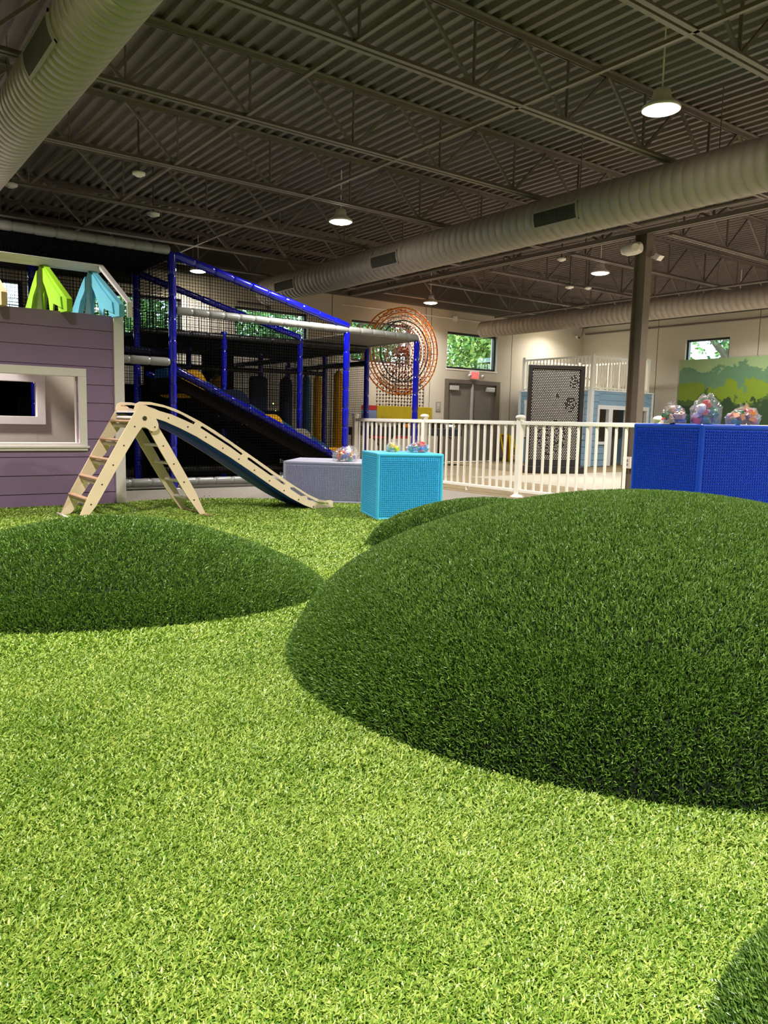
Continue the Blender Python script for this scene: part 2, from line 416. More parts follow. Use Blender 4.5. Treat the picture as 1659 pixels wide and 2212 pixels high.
# bridging bars, pipes
for x, z, w in ((5.32, 3.885, 'crossing under the middle of the long joists'), (3.5, 3.9, 'left of the middle lamp row')):
    tag(MB().bar((x, -3, z), (x, YB-.2, z), .035, .03).build('bridging_bar', 'steel'), 'thin straight bridging bar '+w, 'bridging bar', 'bridging bars')
o = MB().cyl((9.78, YF0, 3.93), (9.78, YB-.2, 3.93), .03, 10).build('sprinkler_pipe', 'steel')
tag(o, 'round grey sprinkler pipe running just in front of the girder', 'pipe')
o = MB().cyl((14.6, -2, 3.80), (14.6, YB-.2, 3.80), .025, 8).build('sprinkler_pipe', 'steel')
tag(o, 'thin sprinkler pipe under the short joists, in front of the far duct', 'pipe')
o = MB().cyl((9.9, YB-.03, 3.66), (16.5, YB-.03, 3.66), .012, 8).box((13.3, YB-.08, 3.6), (13.4, YB-.004, 3.72)).box((15.45, YB-.08, 3.6), (15.55, YB-.004, 3.72)).build('conduit', 'white_paint')
tag(o, 'thin cream electrical conduit with boxes high on the back wall', 'conduit')
o = MB().cyl((XR-.03, YB-.1, 3.68), (XR-.03, 9.5, 3.68), .02, 8).build('conduit', 'steel')
tag(o, 'thin grey conduit high on the right wall under the far duct', 'conduit')
o = MB().box((8.0, YB-.05, 3.35), (8.06, YB-.005, 3.85)).box((7.86, YB-.05, 3.5), (7.9, YB-.005, 3.85)).box((7.3, YB-.05, 3.42), (8.0, YB-.01, 3.46)).build('conduit', 'wall_dark')
tag(o, 'dark conduit bends on the back wall at the end of the long duct', 'conduit')

# ------------------------------------------------------------ ducts
def duct(label, x, z, r, y0, y1, vents, side, step=.13):
    t = thing('air_duct', label, 'air duct', (x, y0, z))
    prof = [(0, r*.6), (.01, r)]; L = y1-y0; k = int(L/step)
    for i in range(1, k): prof += [(i*step-.005, r), (i*step-.002, r-.007), (i*step+.002, r-.007), (i*step+.005, r)]
    prof += [(L-.01, r), (L, r*.6)]
    MB().lathe((x, y0, z), (x, y1, z), prof, 40).build('duct_body', 'duct', t)
    for y in np.arange(y0+1, y1, 1.8):
        MB().cyl((x, y, z+r-.01), (x, y, 4.5), .006, 6).build('hanger', 'steel', t)
    for (a, c, ang) in vents:
        # curved register sitting on the duct skin
        h = .105/r; out = MB(); n = 6
        def P(th, rr, y): return (x+side*rr*math.cos(th), y, z+rr*math.sin(th))
        def patch(b, y0_, y1_, t0, t1, ra, rb):
            for i in range(n):
                a0 = t0+(t1-t0)*i/n; a1 = t0+(t1-t0)*(i+1)/n
                vs = [P(a0, ra, y0_), P(a1, ra, y0_), P(a1, ra, y1_), P(a0, ra, y1_), P(a0, rb, y0_), P(a1, rb, y0_), P(a1, rb, y1_), P(a0, rb, y1_)]
                b.add(vs, [(0,1,2,3),(4,7,6,5),(0,4,5,1),(2,6,7,3),(0,3,7,4),(1,5,6,2)])
        ra, rb = r-.005, r+.014
        fr = MB(); w = .025
        patch(fr, a, c, ang-h, ang-h+w/r, ra, rb); patch(fr, a, c, ang+h-w/r, ang+h, ra, rb)
        patch(fr, a, a+w, ang-h, ang+h, ra, rb); patch(fr, c-w, c, ang-h, ang+h, ra, rb)
        g = fr.build('register', 'duct', t)
        bk = MB(); patch(bk, a+w, c-w, ang-h+w/r, ang+h-w/r, r+.001, r+.003); bk.build('register_back', 'black_frame', g)
        sl = MB()
        for yy in np.arange(a+w+.012, c-w, .022): patch(sl, yy, yy+.006, ang-h+w/r, ang+h-w/r, r+.003, r+.011)
        sl.build('louvers', 'grille', g)
    return t
duct('long grey spiral duct crossing in front of the tall column', 7.62, 3.585, .257, -3.5, 14.6, [(6.31, 7.02, -.2), (9.82, 10.54, -.2), (13.02, 13.79, -.15), (2.8, 3.5, -.2)], -1)
duct('wide grey spiral duct overhead at the top left corner', 1.62, 3.62, .238, -3.5, 11.5, [(5.75, 6.5, -.25)], -1, .11)
duct('grey spiral duct beside the right wall, above the green window', 13.7, 3.36, .20, -3.5, 14.6, [], -1)

# ------------------------------------------------------------ high bay lamps
def lamp(x, y, label):
    t = thing('ceiling_lamp', label, 'ceiling lamp', (x, y, 3.8), 0, 'high bay ceiling lamps')
    MB().lathe((x, y, 3.795), (x, y, 3.98), [(0, .165), (.012, .17), (.03, .16), (.06, .12), (.10, .085), (.17, .07), (.185, .03)], 28).build('housing', 'white_paint', t)
    MB().cyl((x, y, 3.98), (x, y, 4.5), .008, 6).build('suspension_cord', 'white_paint', t)
    b = MB(); b.lathe((x, y, 3.775), (x, y, 3.797), [(0, .06), (.006, .115), (.014, .14), (.022, .145)], 28); b.build('lens', 'lamp_glow', t)
    L = bpy.data.lights.new('lamp_light', 'AREA'); L.shape = 'DISK'; L.size = .27; L.energy = LAMP_W*(1 if y < 8 else .78 if y < 12 else .46)*(1 if x < 12.5 else .5); L.color = LAMP_COL; L.spread = PI*.80
    lo = bpy.data.objects.new('lamp_light', L); COL.objects.link(lo); lo.parent = t; lo.location = (0, 0, -.03)
LL = {(6.18, 4.4): 'largest glowing ceiling lamp, hanging before the long duct at upper right', (6.15, 9.55): 'glowing ceiling lamp above the middle of the room left of the long duct',
      (11.8, 14.38): 'glowing ceiling lamp close to the back wall right of the ferris wheel', (11.76, 9.46): 'glowing ceiling lamp left of the tall steel column',
      (6.10, 14.5): 'ceiling lamp glowing through the play structure net'}
for x in (.55, 6.15, 11.78, 16.6):
    for y in (-.7, 4.4, 9.5, 14.42):
        k = next((v for q, v in LL.items() if abs(q[0]-x) < .2 and abs(q[1]-y) < .2), None)
        p = next((q for q in LL if abs(q[0]-x) < .2 and abs(q[1]-y) < .2), (x, y))
        lamp(p[0], p[1], k or 'ceiling lamp outside the photograph, at %s row %s' % ({.55: 'left', 6.15: 'middle', 11.78: 'right', 16.6: 'far right'}[x], {-.7: 'nearest', 4.4: 'second', 9.5: 'third', 14.42: 'farthest'}[y]))

# smoke detectors
def detector(x, y, z, label, r=.075):
    t = thing('smoke_detector', label, 'smoke detector', (x, y, z), 0, 'ceiling detectors')
    MB().lathe((x, y, z), (x, y, z+.06), [(0, r*.45), (.01, r*.6), (.015, r*.62), (.02, r*.95), (.045, r), (.055, r*.7)], 20).build('detector_body', 'white_paint', t)
    MB().cyl((x, y, z+.055), (x, y, 4.502), .012, 6).build('bracket', 'steel_dark', t)
detector(3.2, 9.33, 3.78, 'white smoke detector hanging highest of the left pair')
detector(3.97, 11.0, 3.78, 'white domed detector above the blue playground post', .09)
detector(2.11, 10.83, 3.78, 'white detector at the far left edge under the big duct', .08)
detector(10.38, 9.18, 3.78, 'white detector with dark bracket left of the lamp by the column')
detector(12.56, 10.86, 3.78, 'larger white detector below the lamp by the column', .09)
detector(12.9, 10.66, 3.78, 'small white detector nearest the tall column', .07)

# emergency light on the column
t = thing('emergency_light', 'white twin head emergency light fixed high on the steel column', 'emergency light', (9.9, 7.3, 3.6))
b = MB(); b.lathe((9.87, 7.22, 3.62), (9.87, 7.56, 3.62), [(0, .05), (.02, .08), (.1, .095), (.24, .09), (.32, .06), (.34, .03)], 18); b.build('lamp_body', 'white_paint', t)
b = MB(); b.lathe((9.79, 7.26, 3.62), (9.73, 7.22, 3.6), [(0, .05), (.03, .06), (.06, .055)], 16); b.build('lamp_head', 'white_paint', t)
b = MB(); b.prismX([(7.02, 3.5), (7.10, 3.54), (7.16, 3.48), (7.08, 3.44)], 10.05, 10.16).box((10.08, 7.09, 3.5), (10.12, 7.205, 3.52)); b.build('lamp_head', 'white_paint', t)
# exit sign
t = thing('exit_sign', 'lit red EXIT sign above the grey double door', 'exit sign', (14.08, YB-.03, 2.27))
MB().rbox((13.94, YB-.06, 2.17), (14.24, YB-.003, 2.37), .01).build('sign_body', 'white_paint', t)
MB().box((13.96, YB-.064, 2.19), (14.22, YB-.06, 2.35)).build('sign_face', 'exit_red', t)
for x0, s in ((13.86, -1), (14.32, 1)):
    MB().lathe((x0, YB-.06, 2.26), (x0, YB-.15, 2.23), [(0, .03), (.03, .045), (.09, .045)], 14).bar((x0, YB-.04, 2.27), (14.08, YB-.04, 2.27), .02, .02).build('lamp_head', 'silver', t)
def text(s, size, loc, rot, m, parent, name='lettering'):
    cu = bpy.data.curves.new(name, 'FONT'); cu.body = s; cu.size = size; cu.align_x = 'CENTER'; cu.align_y = 'CENTER'; cu.extrude = .001
    cu.materials.append(MATS[m]); o = bpy.data.objects.new(name, cu); COL.objects.link(o); o.rotation_euler = rot
    dg = bpy.context.evaluated_depsgraph_get(); me = bpy.data.meshes.new_from_object(o.evaluated_get(dg)); r__ = o.rotation_euler.copy(); bpy.data.objects.remove(o); o = bpy.data.objects.new(name, me); COL.objects.link(o); o.rotation_euler = r__
    o.parent = parent; Mi = parent_world(parent).inverted(); o.location = Mi @ Vector(loc); return o
text('EXIT', .15, (14.09, YB-.068, 2.268), (PI/2, 0, 0), 'white_paint', t)
# plaque
t = thing('wall_plaque', 'small grey wall plaque with white lines left of the double door', 'sign', (12.9, YB, 1.41))
MB().box((12.82, YB-.012, 1.30), (12.98, YB-.001, 1.54)).build('plate', 'grey_plaque', t)
b = MB()
for z in (1.49, 1.46, 1.43, 1.38): b.box((12.85, YB-.014, z), (12.95, YB-.012, z+.012))
b.build('printed_lines', 'white_paint', t)
# security camera
t = thing('security_camera', 'small white bullet security camera near the far wall corner', 'camera', (18.0, YB, 3.58))
MB().cyl((17.95, YB-.22, 3.55), (18.02, YB-.08, 3.6), .045, 14).build('camera_body', 'white_paint', t)
MB().cyl((17.93, YB-.245, 3.542), (17.95, YB-.22, 3.55), .035, 12).build('camera_lens', 'black', t)
MB().path([(18.02, YB-.08, 3.6), (18.1, YB-.01, 3.62), (18.3, YB-.01, 3.6), (18.38, YB-.01, 3.85)], .008, 6).build('cable', 'steel', t)
# outlet on the column foot
t = thing('wall_outlet', 'white electrical outlet box on the column beside the blue block', 'outlet', (9.96, 7.35, .45))
MB().rbox((9.94, 7.24, .38), (9.98, 7.38, .56), .006).build('outlet_box', 'white_paint', t)
MB().box((9.935, 7.28, .42), (9.94, 7.33, .46)).box((9.935, 7.28, .48), (9.94, 7.33, .52)).build('socket', 'grey_plaque', t)
def _prism(s, poly, fn0, fn1, holes=()):
    from mathutils.geometry import tessellate_polygon
    loops = [list(poly)]+[list(h) for h in holes]
    tri = tessellate_polygon([[Vector((u, v, 0)) for u, v in L] for L in loops])
    flat = [p for L in loops for p in L]; n = len(flat)
    a = [fn0(u, v) for u, v in flat]; b = [fn1(u, v) for u, v in flat]
    fs = [tuple(t) for t in tri]+[tuple(n+i for i in reversed(t)) for t in tri]; o = 0
    for L in loops:
        k = len(L); fs += [(o+i, o+(i+1) % k, n+o+(i+1) % k, n+o+i) for i in range(k)]; o += k
    s.add(a+b, fs); return s
MB.prism = _prism
def smooth_poly(P, it=1):
    for _ in range(it):
        Q = []
        for i in range(len(P)):
            a = P[i]; b = P[(i+1) % len(P)]
            Q += [(a[0]*.75+b[0]*.25, a[1]*.75+b[1]*.25), (a[0]*.25+b[0]*.75, a[1]*.25+b[1]*.75)]
        P = Q
    return P

# ------------------------------------------------------------ building-brick tables
def brick_block(label, m, corner, az, wr, wl, h, pitch=.0205):
    t = thing('brick_table', label, 'play block', (corner[0], corner[1], 0), math.radians(az))
    MB().rbox((.012, .012, .013), (wr-.012, wl-.012, h-.004), .02).build('core', m, t, world=False)
    b = MB(); e = .035
    for x in (0, wr-e):
        for y in (0, wl-e): b.rbox((x, y, .012), (x+e, y+e, h), .012)
    for z in (.012, h-e):
        b.rbox((0, 0, z), (wr, e, z+e), .012); b.rbox((0, wl-e, z), (wr, wl, z+e), .012); b.rbox((0, 0, z), (e, wl, z+e), .012); b.rbox((wr-e, 0, z), (wr, wl, z+e), .012)
    b.rbox((.005, .005, h-.012), (wr-.005, wl-.005, h), .006)
    b.build('edge_frame', m, t, world=False)
    n = 8
    def studs(fn, W, name):
        b = MB(); nu = int((W-2*e-.004)/pitch); nv = int((h-2*e-.016)/pitch); u0 = (W-(nu-1)*pitch)/2; v0 = .012+(h-.012-(nv-1)*pitch)/2; r = .0068
        for i in range(nu):
            for j in range(nv):
                u = u0+i*pitch; v = v0+j*pitch
                ring = [(u+r*math.cos(2*PI*k/n), v+r*math.sin(2*PI*k/n)) for k in range(n)]
                A = [fn(p[0], p[1], -.001) for p in ring]; B = [fn(p[0]*.85+u*.15, p[1]*.85+v*.15, .012) for p in ring]
                b.add(A+B, [(k, (k+1) % n, n+(k+1) % n, n+k) for k in range(n)]+[tuple(range(n, 2*n))])
        o = b.build(name, m, t, world=False, fixn=False); o['label'] = 'studded face of round pegs'
    studs(lambda u, v, d: (u, .012-d, v), wr, 'stud_panel')
    studs(lambda u, v, d: (.012-d, u, v), wl, 'stud_panel')
    studs(lambda u, v, d: (wr-.012+d, u, v), wl, 'stud_panel')
    return t
brick_block('bright cyan studded play block standing on the turf beside the small mound', 'cyan', (4.487, 6.231), -21.8, .70, .70, .69)
brick_block('pale lavender grey studded play block, long and low, behind the slide end', 'lav', (4.50, 8.18), -42, 1.15, .95, .51, .0195)
brick_block('royal blue studded play block behind the big mound at the right edge', 'royal', (4.97, 3.05), -18.5, .74, .78, 1.035)

# toy bricks in clear bags
def toy_brick_mesh(m, k):
    b = MB()
    if k == 0: b.rbox((-.025, -.017, 0), (.025, .017, .03), .003)
    elif k == 1: b.rbox((-.017, -.017, 0), (.017, .017, .034), .003)
    elif k == 2: b.lathe((0, 0, 0), (0, 0, .04), [(0, .016), (.003, .02), (.034, .02), (.04, .014)], 12)
    else: b.prismX([(-.02, 0), (.02, 0), (0, .035)], -.018, .018)
    if k < 2:
        for x in ((-.012, .012) if k == 0 else (0,)): b.cyl((x, 0, .03), (x, 0, .037), .007, 8)
    return b
CN = {'red': 'red', 'green': 'green', 'tblue': 'blue', 'yellow': 'yellow', 'orange': 'orange', 'aqua': 'teal', 'white_paint': 'white', 'dusty': 'pink'}
PROTO = {}
def toy(m, k, loc, where, where_short):
    key = (m, k)
    if key not in PROTO:
        PROTO[key] = toy_brick_mesh(m, k).build('toy_brick', m); o = PROTO[key]
    else:
        o = PROTO[key].copy(); COL.objects.link(o)
    o.location = loc; o.rotation_euler = (random.uniform(-.5, .5), random.uniform(-.5, .5), random.uniform(0, 6.3)); s_ = random.uniform(1.0, 1.45); o.scale = (s_, s_, s_)
    tag(o, 'small %s toy brick inside %s' % (CN[m], where), 'toy brick', '%s toy bricks in %s' % (CN[m], where_short))
def bag(label, c, r, cols, n, where, where_short, peak=(0, 0, 1), seed=1, zbase=0):
    rs = random.Random(seed)
    t = thing('toy_bag', label, 'plastic bag', c, 0)
    # crumpled film
    import bmesh
    bm = bmesh.new(); bmesh.ops.create_icosphere(bm, subdivisions=4, radius=1)
    from mathutils import noise
    for v in bm.verts:
        p = v.co.copy(); q = p*2.2+Vector((seed*3.1, 0, 0)); w = 1+.20*noise.noise(q)+.12*noise.noise(q*2.3)+.06*abs(noise.noise(q*5))
        x, y, z = p.x*r[0]*w, p.y*r[1]*w, p.z
        z = (z*.5+.5)*r[2]*2*w if z > -.3 else .0
        if p.z > .5: x += peak[0]*(p.z-.5); y += peak[1]*(p.z-.5); z += peak[2]*(p.z-.5)*.12
        v.co = Vector((x, y, max(z, .003)))
    b = MB(); b.add([v.co.copy() for v in bm.verts], [[v.index for v in f.verts] for f in bm.faces], False); bm.free()
    b.build('plastic_film', 'film', t, world=False)
    b = MB(); tw = Vector((peak[0]*.5, peak[1]*.5, r[2]*2+.03))
    for i in range(9):
        a = 2*PI*i/9; b.add([tw, tw+Vector((.035*math.cos(a), .035*math.sin(a), rs.uniform(.0, .03))), tw+Vector((.035*math.cos(a+.5), .035*math.sin(a+.5), rs.uniform(-.02, .02)))], [(0, 1, 2)])
    b.build('knotted_end', 'film', t, world=False, fixn=False)
    for i in range(n):
        a = rs.uniform(0, 2*PI); q = math.sqrt(rs.random())*.72; lay = i/n
        z = .004+lay*r[2]*1.65*(1-q*.6)
        toy(cols[rs.randrange(len(cols))], rs.randrange(4), (c[0]+r[0]*q*math.cos(a), c[1]+r[1]*q*math.sin(a), c[2]+z), where, where_short)
bag('clear plastic bag of mixed toy bricks on the lavender block', (5.22, 7.93, .512), (.15, .13, .065), ['orange', 'yellow', 'red', 'aqua', 'tblue'], 36, 'the front clear bag on the lavender block', 'the front lavender block bag', (0, 0, .6), 3)
bag('mostly empty clear plastic bag behind the brick bag on the lavender block', (5.47, 8.22, .512), (.14, .10, .07), ['white_paint', 'orange'], 6, 'the nearly empty bag on the lavender block', 'the rear lavender block bag', (.1, 0, .4), 4)
bag('crumpled clear bag with yellow bricks, left one on the cyan block', (4.90, 6.52, .692), (.085, .08, .04), ['yellow', 'yellow', 'white_paint'], 12, 'the left bag on the cyan block', 'the left cyan block bag', (0, 0, .4), 5)
bag('crumpled clear bag with blue and green bricks, right one on the cyan block', (5.11, 6.36, .692), (.135, .10, .042), ['tblue', 'green', 'red', 'aqua', 'tblue'], 34, 'the right bag on the cyan block', 'the right cyan block bag', (0, 0, .4), 6)
bag('clear bag with pink and blue bricks at the left end of the royal block', (5.15, 3.39, 1.037), (.095, .08, .058), ['red', 'tblue', 'dusty', 'green'], 26, 'the left bag on the royal blue block', 'the left royal block bag', (-.04, .03, .3), 7)
bag('tallest clear bag with green and white bricks on the royal blue block', (5.32, 3.24, 1.037), (.115, .10, .088), ['green', 'green', 'white_paint', 'red'], 40, 'the tallest bag on the royal block', 'the tallest royal block bag', (0, 0, .6), 8)
bag('clear bag with orange and yellow bricks at the right end of the royal block', (5.53, 3.07, 1.037), (.15, .10, .056), ['orange', 'yellow', 'orange', 'red', 'green'], 44, 'the right bag on the royal blue block', 'the right royal block bag', (0, 0, .3), 9)

# ------------------------------------------------------------ climbing frame with slide
SIDE= [(1.855, 0.012), (2.436, 1.045), (2.483, 1.1), (2.531, 1.111), (2.58, 1.084), (2.637, 0.985), (2.659, 0.94), (2.664, 0.905), (2.65, 0.874), (2.618, 0.86), (2.582, 0.864), (2.555, 0.886), (2.524, 0.903), (2.493, 0.894), (2.32, 0.615), (1.978, 0.017)]
SLIDE= [(2.437, 1.006), (2.438, 1.071), (2.457, 1.119), (2.492, 1.138), (2.59, 1.138), (2.711, 1.116), (2.833, 1.082), (2.958, 1.027), (3.084, 0.967), (3.247, 0.876), (3.42, 0.768), (3.725, 0.573), (4.028, 0.376), (4.165, 0.292), (4.347, 0.187), (4.488, 0.125), (4.582, 0.108), (4.649, 0.11), (4.668, 0.099), (4.67, 0.012), (4.45, 0.014), (4.301, 0.07), (4.121, 0.16), (3.899, 0.293), (3.643, 0.46), (3.42, 0.602), (3.247, 0.703), (3.052, 0.815), (2.894, 0.89), (2.74, 0.955), (2.637, 0.985), (2.525, 0.986)]
SLOTS= [[(2.483, 1.109), (2.607, 1.111), (2.741, 1.088), (2.895, 1.032), (3.046, 0.954), (3.033, 0.93), (2.924, 0.976), (2.803, 1.024), (2.679, 1.056), (2.579, 1.08), (2.496, 1.077)], [(3.106, 0.919), (3.121, 0.916), (3.42, 0.737), (3.56, 0.639), (3.548, 0.62), (3.42, 0.706), (3.094, 0.901)], [(3.613, 0.6), (3.634, 0.6), (4.065, 0.315), (4.051, 0.296), (3.61, 0.582)], [(4.12, 0.274), (4.164, 0.273), (4.347, 0.159), (4.489, 0.096), (4.613, 0.083), (4.613, 0.063), (4.536, 0.066), (4.3, 0.145), (4.12, 0.255)]]
LSTEP= [(2.017, 0.183), (2.12, 0.364), (2.225, 0.543), (2.327, 0.725), (2.432, 0.903)]
RRUNG= [(2.721, 0.72), (2.825, 0.543), (2.929, 0.362), (3.033, 0.179)]
SCREWS= [(2.768, 0.989), (2.964, 0.907), (3.152, 0.808), (3.334, 0.697), (3.513, 0.585), (3.69, 0.467), (3.867, 0.352), (4.044, 0.241), (4.225, 0.136), (4.414, 0.048), (4.62, 0.03)]
t = thing('climbing_frame', 'pale plywood climbing triangle with a curved blue slide, on the turf before the purple house', 'climbing frame', (2.5, 7.6, 0))
YN, YF_ = 7.30, 7.90
# toothed inner edge seen on the ladder legs
def toothed():
    P = list(SIDE[:14]); P += [(2.32, .615)]
    for (x, z) in reversed(LSTEP[:4]):
        P += [(x+.03, z+.10), (x+.085, z+.035), (x+.02, z-.07)]
    P += [(1.978, .017)]
    return P
SP = smooth_poly(SIDE)
a = MB().prismY(SP, YN, YN+.018).build('ladder_side', 'ply', t)
MB().prismY(smooth_poly([SIDE[0]]+SIDE[1:14]+[(2.40,.76),(2.385,.70),(2.335,.62),(2.30,.585),(2.285,.52),(2.23,.44),(2.195,.40),(2.18,.335),(2.125,.255),(2.09,.21),(2.075,.15),(1.978,.017)]), YF_, YF_+.018).build('ladder_side', 'ply', t)
for y in (YN+.020, YF_-.020):
    MB().prism(SLIDE, lambda u, v: (u, y, v), lambda u, v: (u, y+.018, v), SLOTS).build('slide_side', 'ply', t)
def rleg(y, inner):
    P = smooth_poly([(2.56, .96), (2.60, .985), (2.64, .975), (3.191, .012), (3.079, .012), (2.555, .905)])
    return MB().prismY(P, y, y+.018).build('support_leg', 'ply', t)
rleg(YN+.040, 0); rleg(YF_-.040, 0)
# slide sheet follows the lower edge
edge = [(2.637, 0.99), (2.74, 0.962), (2.894, 0.898), (3.052, 0.823), (3.247, 0.711), (3.42, 0.61), (3.643, 0.468), (3.899, 0.301), (4.121, 0.168), (4.301, 0.078), (4.45, 0.022), (4.66, .018)]
b = MB(); vs = []
top0 = [(2.44, 1.03), (2.52, 1.03)]+edge
for x, z in top0: vs += [(x, YN+.04, z), (x, YF_-.022, z), (x, YN+.04, z-.009), (x, YF_-.022, z-.009)]
fs = []
for i in range(len(top0)-1):
    o = 4*i; fs += [(o, o+1, o+5, o+4), (o+2, o+6, o+7, o+3), (o, o+4, o+6, o+2), (o+1, o+3, o+7, o+5)]
b.add(vs, fs, True); b.build('slide_surface', 'slide_blue', t)
for x, z in LSTEP:
    MB().rbox((x-.055, YN+.016, z+.035), (x+.0, YF_+.002, z+.062), .012).build('tread', 'rung_tan', t)
    MB().cyl((x-.002, YN+.016, z+.004), (x-.002, YF_+.002, z+.004), .02, 14).build('rung', 'rung_white', t)
MB().rbox((2.44, YN+.04, 1.03), (2.56, YF_-.02, 1.05), .006).build('platform', 'rung_white', t)
MB().cyl((2.46, YN+.016, .985), (2.46, YF_, .985), .018, 14).build('rung', 'rung_white', t)
for x, z in RRUNG:
    MB().cyl((x, YN+.05, z), (x, YF_-.03, z), .0165, 14).build('rung', 'rung_white', t)
MB().cyl((2.63, YN+.05, .90), (2.63, YF_-.03, .90), .0165, 14).build('rung', 'rung_white', t)
MB().cyl((3.145, YN-.10, .026), (3.145, YF_+.06, .026), .014, 12).build('foot_bar', 'rung_tan', t)
MB().cyl((1.895, YN+.02, .026), (1.895, YF_+.13, .026), .014, 12).build('foot_bar', 'rung_white', t)
SC0 = MB().cyl((0, .004, 0), (0, 0, 0), .0075, 10).build('screw', 'screw', t); sl_ = []
for x, z in SCREWS: sl_.append((x, YN+.017, z, 1))
for x, z in LSTEP: sl_ += [(x, YN-.003, z, 1), (x-.018, YN-.002, z+.035, .55), (x+.034, YN-.002, z+.035, .55)]
for x, z in RRUNG: sl_.append((x, YN+.037, z, 1))
sl_ += [(2.625, YN-.003, .901, 1), (2.53, YN-.003, 1.02, .7)]
for k in range(16):
    q = k/16*10; i = int(q)+1; x = edge[i][0]+(edge[min(i+1, 11)][0]-edge[i][0])*(q % 1); z = edge[i][1]+(edge[min(i+1, 11)][1]-edge[i][1])*(q % 1); sl_.append((x, YF_-.032, z-.014, .8))
for i, (x, y, z, q) in enumerate(sl_):
    o = SC0 if i == 0 else SC0.copy()
    if i: COL.objects.link(o)
    o.location = Vector((x, y, z))+(Vector((0, 0, 0)) if 0 else Vector((0, 0, 0)))-Vector(t.location)*0; o.scale = (q, 1, q)
b = MB(); b.lathe((2.528, YN+.001, .982), (2.528, YN-.008, .982), [(0, .022), (.004, .022), (.008, .016)], 20); b.build('pivot_knob', 'screw', t)

# ------------------------------------------------------------ purple playhouse
t = thing('playhouse', 'purple sided playhouse with white window trim and open coloured roof frames, at the left edge', 'playhouse', (1.5, 9.4, 0))
HY0, HY1, HX0, HX1, HZ = 8.73, 10.30, -1.0, 2.79, 2.08
ox0, ox1, oz0, oz1 = .95, 2.30, .69, 1.42
def siding(b, x0, x1, z0, z1, y):
    zs = sorted(set([z0, z1]+[.155+.195*k for k in range(11) if z0 < .155+.195*k < z1]))
    for a, c in zip(zs[:-1], zs[1:]):
        kb = any(abs(a-(.155+.195*k)) < 1e-6 for k in range(11)); 
        b.cur = 0; b.add([(x0, y-.004, a+.006), (x1, y-.004, a+.006), (x1, y+.008, c), (x0, y+.008, c), (x0, y+.03, a), (x1, y+.03, a), (x1, y+.03, c), (x0, y+.03, c)],
              [(0,1,2,3), (4,7,6,5), (0,4,5,1), (3,2,6,7), (0,3,7,4), (1,5,6,2)])
b = MB()
siding(b, HX0, ox0, .012, HZ, HY0); siding(b, ox1, 2.685, .012, HZ, HY0); siding(b, ox0, ox1, .012, oz0, HY0); siding(b, ox0, ox1, oz1, HZ, HY0)
b.box((HX0, HY0+.03, .012), (ox0, HY0+.1, HZ)).box((ox1, HY0+.03, .012), (HX1-.02, HY0+.1, HZ)).box((ox0, HY0+.03, .012), (ox1, HY0+.1, oz0)).box((ox0, HY0+.03, oz1), (ox1, HY0+.1, HZ))
b.build('front_wall', ['purple', 'groove'], t, fixn=True)['label'] = 'purple lap siding'
b = MB(); b.box((HX1-.1, HY0+.1, .012), (HX1-.01, HY1, HZ)).box((HX0, HY0+.1, .012), (HX0+.1, HY1, HZ))
b.build('side_wall', 'beige_wall', t)
iw = (1.0, 2.2, .97, 1.385)
b = MB(); y0, y1 = HY1-.08, HY1
b.box((HX0, y0, .012), (iw[0], y1, HZ)).box((iw[1], y0, .012), (HX1-.01, y1, HZ)).box((iw[0], y0, .012), (iw[1], y1, iw[2])).box((iw[0], y0, iw[3]), (iw[1], y1, HZ))
b.build('rear_wall', 'beige_wall', t)
def trim(name, x0, x1, z0, z1, y0, y1, w, m='white_paint', sill=0):
    b = MB(); b.rbox((x0-w, y0, z1), (x1+w, y1, z1+w), .004).rbox((x0-w, y0, z0-w), (x0, y1, z1), .004).rbox((x1, y0, z0-w), (x1+w, y1, z1), .004).rbox((x0-w, y0-sill, z0-w), (x1+w, y1, z0), .004)
    return b.build(name, m, t)
trim('window_trim', ox0, ox1, oz0+.01, oz1-.01, HY0-.03, HY0+.06, .085)
MB().rbox((ox0-.09, HY0-.05, oz0-.045), (ox1+.1, HY0-.03, oz0-.02), .004).rbox((ox0, HY0-.028, oz0-.02), (ox1, HY0+.12, oz0+.012), .004).build('window_sill', 'white_paint', t)
MB().box((ox1-.012, HY0+.06, oz0), (ox1, HY0+.11, oz1)).box((ox0, HY0+.06, oz1-.012), (ox1, HY0+.11, oz1)).build('window_lining', 'white_paint', t)
trim('rear_window_trim', iw[0], iw[1], iw[2], iw[3], HY1-.11, HY1-.05, .10)
MB().rbox((2.685, HY0-.022, .012), (2.795, HY0+.10, HZ+.02), .004).build('corner_board', 'white_paint', t)
